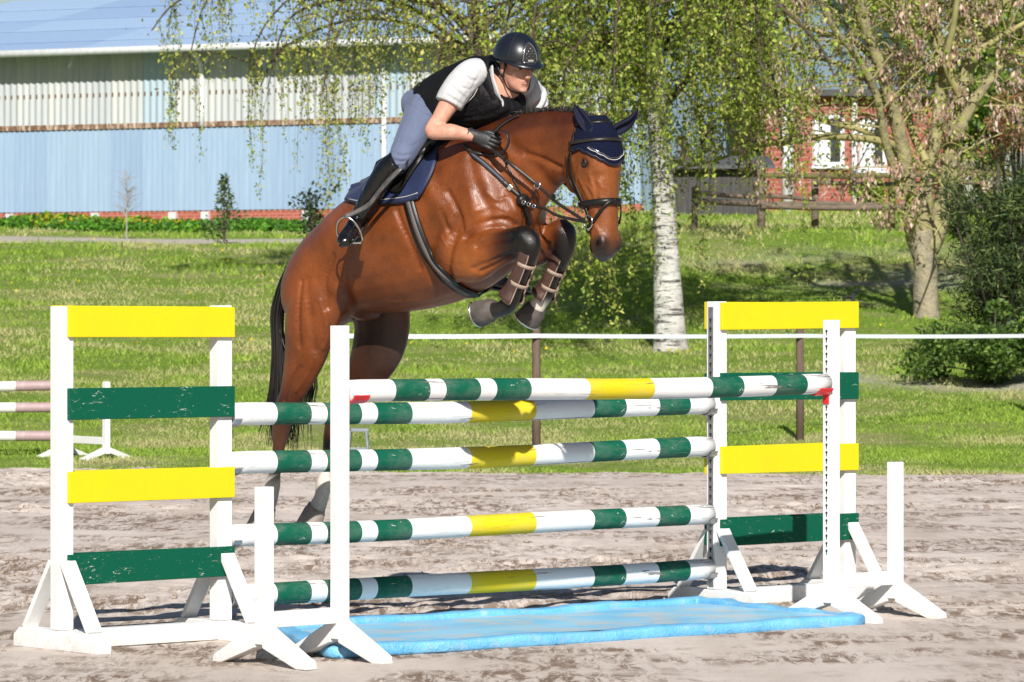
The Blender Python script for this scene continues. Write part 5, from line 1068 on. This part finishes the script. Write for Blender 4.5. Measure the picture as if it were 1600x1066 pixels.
# ------------------------------------------------------------------ trees and shrubs
def leaves(name, P, D, size, Cc, mat, parent, asp=.62, kind=None):
    """one rhombic leaf per row: P centre, D hanging direction, size, colour"""
    n = len(P); D = D / (np.linalg.norm(D, axis=1, keepdims=True) + 1e-9); R = RNG.normal(size=(n, 3)); B = np.cross(D, R); B /= np.linalg.norm(B, axis=1, keepdims=True) + 1e-9; Nn = np.cross(D, B)
    s = size[:, None]; V = np.stack([P - D * s * .5, P + B * s * asp * .5 + Nn * s * .08, P + D * s * .6, P - B * s * asp * .5 + Nn * s * .08], 1).reshape(-1, 3)
    me = mesh_np(V, np.arange(4 * n).reshape(-1, 4)); vcol(me, np.repeat(Cc, 4, 0)); o = finish(me, name, mat, parent)
    return tag(o, kind=kind) if kind else o
def pick(cols, n, w=None, jit=.30):
    cols = np.array(cols); i = RNG.choice(len(cols), n, p=w); return np.clip(cols[i] * (1 + RNG.normal(0, jit, (n, 1))), .004, .9)
M['leaf'] = leafmat('spring_leaves', trans=.42, rough=.5, spec=.3); M['needle'] = leafmat('dark_needles', trans=.12, rough=.6, spec=.2)
def birch_bark():
    m, t, p = nodes('birch_bark'); c = ocoord(t); cz = ocoord(t, (1.1, 1.1, 7)); a = ramp(t, noise(t, 2.5, 6, .65, c), [(.35, (.42, .40, .37)), (.62, (.72, .70, .67))])
    a = mix(t, ramp(t, noise(t, 2.6, 6, .75, cz, .4), [(.52, (0, 0, 0)), (.58, (.95, .95, .95))]), a, (.05, .043, .04)); a = mix(t, ramp(t, noise(t, 1.3, 5, .7, c), [(.52, (0, 0, 0)), (.66, (.6, .6, .6))]), a, (.20, .175, .15)); sx_ = N(t, 'ShaderNodeSeparateXYZ'); t.links.new(c, sx_.inputs[0])
    z = N(t, 'ShaderNodeMath', operation='MULTIPLY_ADD'); t.links.new(noise(t, 4, 5, .7, ocoord(t, (2, 2, .8))), z.inputs[0]); z.inputs[1].default_value = 2.2; t.links.new(sx_.outputs[2], z.inputs[2])
    a = mix(t, ramp(t, z.outputs[0], [(.24 * 10 / 10 if False else .0, (.0, 0, 0)), (1, (0, 0, 0))]), a, (.1, .09, .08))
    t.links.new(a, p.inputs['Base Color']); p.inputs['Roughness'].default_value = .8; bump(t, p, noise(t, 9, 6, .7, cz), .8, .05); return m
M['birch'] = birch_bark(); M['twig'] = plain('dark_twig', (.085, .062, .042), .85, (.05, .036, .026)); M['mbark'] = plain('lichen_covered_bark', (.36, .31, .21), .9, (.17, .145, .11), scale=3.5, bumps=.9, bscale=14, bdist=.05); M['ltwig'] = plain('yellow_green_twig', (.36, .32, .13), .85, (.20, .18, .08), scale=4)
M['mlimb'] = plain('yellow_lichen_limb', (.33, .30, .14), .9, (.15, .125, .08), scale=4, bumps=.9, bscale=14, bdist=.05)
M['roughbark'] = plain('rough_dark_bark', (.13, .105, .085), .95, (.05, .042, .036), scale=9, bumps=1, bscale=18, bdist=.06)
class Twigs:                                               # many thin tapered tubes collected into one mesh
    def __init__(s): s.V = []; s.F = []; s.b = 0
    def add(s, P, r0, r1, n=5):
        P = np.asarray(P, float); k = len(P); T = np.gradient(P, axis=0); T /= np.linalg.norm(T, axis=1, keepdims=True) + 1e-9; a = np.cross(T, A(.37, .85, .21)); a /= np.linalg.norm(a, axis=1, keepdims=True) + 1e-9; b = np.cross(T, a)
        r = np.linspace(r0, r1, k)[:, None, None]; w = np.arange(n) * 2 * math.pi / n; s.V.append((P[:, None] + (a[:, None] * np.cos(w)[None, :, None] + b[:, None] * np.sin(w)[None, :, None]) * r).reshape(-1, 3))
        i = np.arange(k - 1)[:, None] * n + s.b; j = np.arange(n)[None]; j2 = (j + 1) % n; s.F.append(np.stack([i + j, i + j2, i + n + j2, i + n + j], -1).reshape(-1, 4)); s.b += k * n
    def build(s, name, m, parent): return finish(mesh_np(np.concatenate(s.V), np.concatenate(s.F)), name, m, parent, True)
def trunk(path, rad, m, parent, name='trunk', dens=5, rough=.08, n=18, flare=0):
    Q_ = cr(np.c_[path, rad], dens); mb = MB(); mb.sweep(Q_[:, :3], Q_[:, 3], None, (1, .2, 0), n); V = np.array(mb.V); k = len(Q_)
    for i in range(k):
        c = Q_[i, :3]; w = np.arange(n); f = 1 + rough * (vnoise(w * .9 + 3, w * 0 + Q_[i, 2] * 2.5, 3) - .5) * 2; 
        if flare: f = f + flare * math.exp(-(i / k) * 14) * (.5 + .5 * np.sin(w * 2 * math.pi / n * 5 + 1))
        V[i * n:(i + 1) * n] = c + (V[i * n:(i + 1) * n] - c) * f[:, None]
    return finish(mesh_np(V, mb.F), name, m, parent, True)
def birch(px, Y, base_y, label, nb, nstr, lean, cols, rx, ry, zlow, zhigh, seed, tr0, topz, lowfn, up_leaves=5000, bark='birch', fill=7000):
    rs = np.random.default_rng(seed); b = at(px, base_y, Y); t = thing('birch_tree', label, 'tree', b)
    path = [b - UP * .25, b + UP * .15, b + UP * 1.2 + A(lean * .1, 0, 0), b + UP * 2.6 + A(lean * .22, 0, 0), b + UP * 4.4 + A(lean * .5, .1, 0), b + UP * 6.6 + A(lean * .8, .2, 0), b + UP * (topz - b[2]) + A(lean * 1.2, .3, 0)]
    trunk(path, [tr0 * 1.45, tr0 * 1.15, tr0 * .92, tr0 * .80, tr0 * .66, tr0 * .5, .05], M[bark], t, flare=.35, rough=.06); tp_ = cr(path, 10)
    tw = Twigs(); LP = []; LD = []; starts = []
    for i in range(nb):
        z = rs.uniform(zlow, zhigh); k = np.argmin(np.abs(tp_[:, 2] - z)); o = tp_[k]; a = rs.uniform(0, 2 * math.pi); ln = rs.uniform(.55, 1.0) * (1.15 - .5 * (z - zlow) / (topz - zlow)); d = A(math.cos(a) * rx, math.sin(a) * ry, 0) * ln
        P = cr([o, o + d * .3 + UP * rs.uniform(.5, 1.1), o + d * .65 + UP * rs.uniform(.8, 1.6), o + d + UP * rs.uniform(.2, 1.0), o + d * 1.12 - UP * rs.uniform(.2, .8)], 6); tw.add(P, tr0 * rs.uniform(.16, .30), .012, 6)
        for q in P[6:]: starts.append(q)
        for j in range(6):                                 # side branches
            q = P[rs.integers(6, len(P))]; e = q + rs.normal(0, 1, 3) * A(.55, .55, .25) + UP * .15; Q2 = cr([q, (q + e) / 2 + UP * .12, e, e - UP * .3], 3); tw.add(Q2, .016, .006, 4); starts += list(Q2[3:])
    starts = np.array(starts)
    for i in range(nstr):
        s = starts[rs.integers(len(starts))]; ln = rs.uniform(.5, 2.3) * lowfn(s); k = max(5, int(ln / .22)); u = np.linspace(0, 1, k)
        sw = rs.normal(0, .22, 2); P = np.stack([s[0] + sw[0] * u ** .7 * ln * .5 + .03 * np.sin(u * 9 + i), s[1] + sw[1] * u ** .7 * ln * .5, s[2] - ln * u ** 1.15], 1); tw.add(P, .006, .0025, 3)
        nl = int(ln * 46); v = np.clip(np.round(rs.random(nl) ** .8 * ln * 6) / (ln * 6) + rs.normal(0, .045 / ln, nl), 0, .999); ii = np.minimum((v * (k - 1)).astype(int), k - 2); fr = v * (k - 1) - ii; C_ = P[ii] * (1 - fr[:, None]) + P[ii + 1] * fr[:, None]
        LP.append(C_ + rs.normal(0, .055, (nl, 3))); LD.append(np.c_[rs.normal(0, .6, (nl, 2)), -np.abs(rs.normal(.6, .5, nl))])
    tw.build('branches', M['twig'], t); LP = np.concatenate(LP); LD = np.concatenate(LD); n = len(LP); leaves('foliage', LP, LD, rs.uniform(.038, .088, n), pick(cols, n), M['leaf'], t, .55, 'stuff')
    n = fill; P = starts[rs.integers(len(starts), size=n)] + rs.normal(0, 1, (n, 3)) * A(.32, .32, .30); leaves('crown_foliage', P, rs.normal(size=(n, 3)), rs.uniform(.06, .11, n), pick(cols, n), M['leaf'], t, .7, 'stuff')
    if up_leaves:
        c = A(b[0] + lean, Y, (zhigh + topz) / 2 + .5); g = rs.normal(size=(up_leaves, 3)); g /= np.linalg.norm(g, axis=1, keepdims=True); P = c + g * (rs.random((up_leaves, 1)) ** .4) * A(rx * .75, ry * .75, (topz - zhigh) * .75 + 1); P = P[P[:, 2] > zhigh - 1.0]
        leaves('upper_foliage', P, RNG.normal(size=(len(P), 3)), RNG.uniform(.12, .22, len(P)), pick(cols, len(P)), M['leaf'], t, .8, 'stuff')
    return t
GA = [(.26, .34, .045), (.36, .42, .07), (.17, .26, .035), (.42, .43, .11)]; GB = [(.42, .42, .10), (.52, .47, .15), (.30, .36, .06), (.22, .30, .05)]
birch(1047, 62, 541, 'thick white birch with drooping spring branches right of the horse', 34, 420, -.55, GA, 2.3, 2.8, 4.3, 8.0, 11, .215, 13.0, lambda s: 1.0 + .9 * max(0, 1 - abs(s[0] - 1.6) / 2.0))
birch(755, 76, 440, 'birch with long yellowish hanging branches behind the rider', 40, 640, -.3, GB, 5.2, 2.4, 5.6, 8.8, 23, .20, 12.5, lambda s: .9 + .75 * max(0, 1 - abs(s[0] + 2.6) / 1.6), 3500, 'roughbark')
# multi-stemmed maple hung with dry pinkish seeds
YM = 66; mt = thing('maple_tree', 'multi-stemmed maple with lichen bark and dry pinkish seed clusters', 'tree', A(*at(1448, 512, YM)))
def mp(l, dy=0): return np.array([at(x, y, YM + dy * i / len(l)) for i, (x, y) in enumerate(l)])
r_ = lambda px: px * YM / F
trunk(mp([(1450, 530), (1449, 505), (1446, 460), (1446, 420), (1441, 385), (1436, 362)]), [r_(32), r_(23), r_(19), r_(18.5), r_(21), r_(22)], M['mbark'], mt, flare=.3)
stems = [([(1440, 385), (1425, 350), (1421, 300), (1412, 240), (1398, 180), (1378, 110), (1352, 40), (1338, -40), (1325, -140)], 15, 6, -1.0), ([(1448, 390), (1468, 345), (1481, 290), (1490, 220), (1500, 150), (1520, 85), (1548, 20), (1570, -60)], 19, 8, .8),
    ([(1440, 372), (1446, 320), (1452, 260), (1466, 190), (1470, 110), (1462, 40), (1464, -40), (1470, -150)], 13, 7, .4), ([(1421, 300), (1400, 270), (1382, 215), (1370, 150), (1340, 90), (1300, 40), (1270, -30)], 8, 4, -2.0), ([(1490, 220), (1510, 180), (1535, 140), (1570, 100), (1620, 80), (1660, 60)], 10, 5, .5),
    ([(1428, 330), (1405, 240), (1380, 222), (1330, 215), (1270, 215), (1215, 224), (1180, 200), (1130, 178), (1080, 160)], 7, 3, -2.2), ([(1405, 240), (1350, 205), (1290, 190), (1230, 150), (1180, 120), (1120, 105)], 5, 2, -1.5), ([(1470, 110), (1500, 60), (1512, 0), (1520, -70)], 7, 4, 1),
    ([(1378, 110), (1340, 70), (1280, 50), (1220, 30), (1150, 25)], 5, 2, -1.0), ([(1398, 180), (1360, 130), (1310, 100), (1250, 85), (1190, 60)], 5, 2, 1.2), ([(1452, 260), (1425, 205), (1410, 130), (1400, 60), (1408, -20)], 7, 4, 1.5), ([(1500, 150), (1478, 100), (1490, 40), (1500, -40)], 7, 4, -1.2),
    ([(1215, 224), (1170, 232), (1120, 250), (1062, 264)], 3.4, 1.5, -1.2), ([(1520, 85), (1560, 60), (1610, 30)], 6, 3, .4), ([(1412, 240), (1440, 258), (1470, 285), (1478, 330), (1460, 368)], 3, 1.2, -2.5), ([(1548, 20), (1590, -10), (1640, -30)], 5, 3, 0)]
pts = []
for l, a_, b_, dy in stems:
    P = mp(l, dy); trunk(P, np.linspace(r_(a_), r_(b_), len(P)), M['mlimb'] if a_ > 7 else M['ltwig'], mt, 'limb', 5, .05, 10); Q_ = cr(P, 8); pts += list(Q_[int(len(Q_) * .3):])
tw = Twigs(); tips = []; pts = np.array(pts); rs = np.random.default_rng(5)
for i in range(170):
    p = pts[rs.integers(len(pts))]; L_ = rs.uniform(.5, 1.7); d = nrm(rs.normal(0, 1, 3) * A(1.2, .8, .55) + UP * .22 - A(.2, 0, 0)); e = p + d * L_; mid = (p + e) / 2 + UP * rs.uniform(-.05, .25); P = cr([p, mid, e, e + d * .3 - UP * rs.uniform(-.15, .35)], 4); tw.add(P, .017, .006, 5); tips += list(P[5:])
    for j in range(2): q = P[rs.integers(4, len(P))]; d2 = nrm(d + rs.normal(0, .8, 3)); P2 = cr([q, q + d2 * .25 + UP * .05, q + d2 * .5], 4); tw.add(P2, .008, .004, 4); tips += list(P2[3:])
tw.build('twigs', M['ltwig'], mt); tips = np.array(tips)
LP = []; LD = []
for i in range(560):
    p = tips[rs.integers(len(tips))]; n = rs.integers(10, 24); LP.append(p + rs.normal(0, 1, (n, 3)) * A(.055, .055, .09) - UP * .10); LD.append(np.c_[rs.normal(0, .35, (n, 2)), -np.ones(n)])
LP = np.concatenate(LP); n = len(LP); leaves('seed_clusters', LP, np.concatenate(LD), rs.uniform(.07, .125, n), pick([(.60, .42, .35), (.70, .54, .46), (.45, .29, .22)], n), M['leaf'], mt, .4, 'stuff')
n = 10500; P = tips[rs.integers(len(tips), size=n)] + rs.normal(0, .16, (n, 3)); leaves('young_leaves', P, rs.normal(size=(n, 3)), rs.uniform(.04, .085, n), pick(GA, n), M['leaf'], mt, .6, 'stuff')
# dark pine, leafy bush and rusty conifer at the right edge
def mass(name, label, cat, base, clumps, cols, size, per, trunk_r, mat, asp=.6, group=None, partname='foliage', th=0, barkm='roughbark'):
    t = thing(name, label, cat, base, group); rs = np.random.default_rng(int(abs(base[0] * 100 + base[1]))); LP = []; LD = []; tw = Twigs()
    for c, r in clumps:
        g = rs.normal(size=(per, 3)); g /= np.linalg.norm(g, axis=1, keepdims=True); LP.append(c + g * (rs.random((per, 1)) ** .45) * r); LD.append(g + rs.normal(0, .6, (per, 3))); tw.add(cr([base + UP * .1, (base + c) / 2 + UP * .1, c], 4), trunk_r * .35, .008, 5)
    if trunk_r: top = max(c[2] for c, r in clumps); tw.add([base - UP * .2, base + UP * (top - base[2]) * .4, base + UP * (top - base[2])], trunk_r, trunk_r * .2, 8)
    tw.build('trunk', M[barkm], t); LP = np.concatenate(LP); n = len(LP); leaves(partname, LP, np.concatenate(LD), rs.uniform(.6, 1.3, n) * size, pick(cols, n, None, .25), mat, t, asp, 'stuff'); return t
def clump(px, py, Y, dy, n, sx_, sy_, r0, r1, seed):
    rs = np.random.default_rng(seed); return [(at(px + rs.normal(0, sx_), py + rs.normal(0, sy_), Y + rs.normal(0, dy)), A(1, 1, .75) * rs.uniform(r0, r1)) for _ in range(n)]
def gb(px, Y): x = (px - 800) / F * Y; return A(x, Y, elevs(x, Y))
DG = [(.035, .06, .02), (.06, .09, .025), (.022, .042, .016), (.13, .17, .05)]
mass('pine_shrub', 'dense dark green pine at the right edge', 'shrub', gb(1560, 58.5), clump(1566, 410, 58.5, .6, 52, 34, 62, .28, .5, 1) + clump(1600, 330, 58.5, .6, 24, 28, 48, .25, .45, 2) + clump(1505, 400, 58.5, .4, 7, 12, 55, .14, .28, 22), DG, .12, 190, .09, M['needle'], .16)
mass('leafy_bush', 'low leafy green bush at the foot of the dark pine', 'shrub', gb(1555, 56), clump(1550, 545, 56, .5, 34, 42, 24, .18, .34, 3), [(.09, .17, .03), (.16, .25, .05), (.05, .10, .02)], .075, 260, .03, M['leaf'], .65)
mass('rusty_conifer', 'small conifer with rusty brown needles at the right edge', 'tree', gb(1592, 72), clump(1588, 190, 72, .5, 16, 18, 45, .22, .4, 4), [(.28, .12, .06), (.36, .17, .09), (.10, .12, .04)], .12, 170, .07, M['needle'], .2)
# trees far behind
BG1 = [(.13, .22, .03), (.22, .31, .05), (.08, .15, .025)]; BG2 = [(.24, .33, .05), (.34, .40, .08), (.15, .24, .04)]
for k_, (px, py, Y, n, sx_, sy_, cols, lab) in enumerate(((930, 130, 124, 34, 70, 90, BG1, 'tall green tree behind the horse\'s head and barn end'), (1130, 60, 118, 26, 55, 70, BG2, 'bright green tree above the timber shed'), (1330, 40, 128, 22, 70, 50, BG2, 'pale green tree rising behind the brick house roof'), (1545, 120, 122, 26, 45, 85, BG1, 'dark green tree behind the right end of the brick house'), (1150, 220, 112, 14, 40, 40, BG1, 'round green bush between timber shed and brick house'))):
    mass('background_tree', lab, 'tree', gb(px, Y), clump(px, py, Y, 2.0, n, sx_, sy_, .7, 1.3, 30 + k_), cols, .22, 230, .22, M['leaf'], .7, 'trees beyond the buildings')
mass('round_bush', 'small bright green bush below the house windows', 'shrub', gb(1365, 99), clump(1365, 305, 99, .3, 14, 14, 10, .2, .35, 9), BG2, .09, 160, .03, M['leaf'], .7)
# saplings by the barn
mass('sapling', 'slender green sapling in front of the barn, middle of the three', 'tree', gb(350, 95), [(at(350 + RNG.normal(0, 15) * (1 - j / 16), 368 - j * 5.6, 95), A(1, 1, .9) * .26 * (1.15 - j / 22)) for j in range(17)], [(.10, .16, .05), (.17, .22, .08), (.06, .10, .03)], .10, 34, .025, M['leaf'], .5, 'saplings in front of the barn')
mass('sapling', 'dark leafy sapling in front of the barn, just behind the horse\'s croup', 'tree', gb(485, 92), [(at(485 + RNG.normal(0, 12), 368 - j * 5.2, 92), A(1, 1, .9) * .26) for j in range(15)], [(.04, .075, .03), (.07, .11, .04), (.03, .05, .02)], .10, 34, .025, M['leaf'], .6, 'saplings in front of the barn')
bt = thing('sapling', 'bare grey sapling in front of the barn, leftmost of the three', 'tree', gb(198, 100), 'saplings in front of the barn'); tw = Twigs(); B0 = gb(198, 100); T0 = at(198, 268, 100); tw.add([B0 - UP * .1, (B0 + T0) / 2, T0], .022, .006, 6)
for i in range(60):
    u = RNG.uniform(.3, .98); p = B0 * (1 - u) + T0 * u; d = nrm(A(RNG.normal(0, 1), RNG.normal(0, .6), RNG.uniform(.3, 1.2))); L_ = RNG.uniform(.2, .6) * (1.2 - u * .7); tw.add([p, p + d * L_ * .5 + UP * .02, p + d * L_], .009, .004, 4)
tw.build('branches', plain('grey_twig', (.30, .29, .27), .9), bt)
# weeds along the plinth and dandelions in the lawn
n = 15000; s = RNG.uniform(bpt(-40), bpt(640), n); dd = RNG.uniform(.2, 2.2, n); hgt = np.clip(.08 + .38 * fbm(s, dd, .5, 3, 77) * (1.3 - dd / 2.4), .05, .8); P = A0[None] + BD[None] * s[:, None] + BNm[None] * dd[:, None]; P[:, 2] = elev(P[:, 0], P[:, 1]) + RNG.random(n) * hgt
Cc = pick([(.09, .26, .02), (.15, .33, .03), (.06, .17, .02)], n); yl = (fbm(s, dd, .35, 2, 99) > .6) & (RNG.random(n) < .35); Cc[yl] = (.55, .45, .03)
tag(leaves('nettle_bed', P, RNG.normal(size=(n, 3)), RNG.uniform(.10, .20, n), Cc, M['leaf'], None, .6), 'bright green weeds growing along the foot of the barn', 'weeds', kind='stuff')
n = 260; x = RNG.uniform(-14, 12, n); y = RNG.uniform(60, 100, n); P = np.stack([x, y, elev(x, y) + .09], 1); tag(leaves('dandelions', P, RNG.normal(size=(n, 3)), RNG.uniform(.035, .06, n), np.tile(A(.75, .58, .02), (n, 1)), M['leaf'], None, .9), 'yellow dandelion heads dotted over the far lawn', 'flowers', kind='stuff')
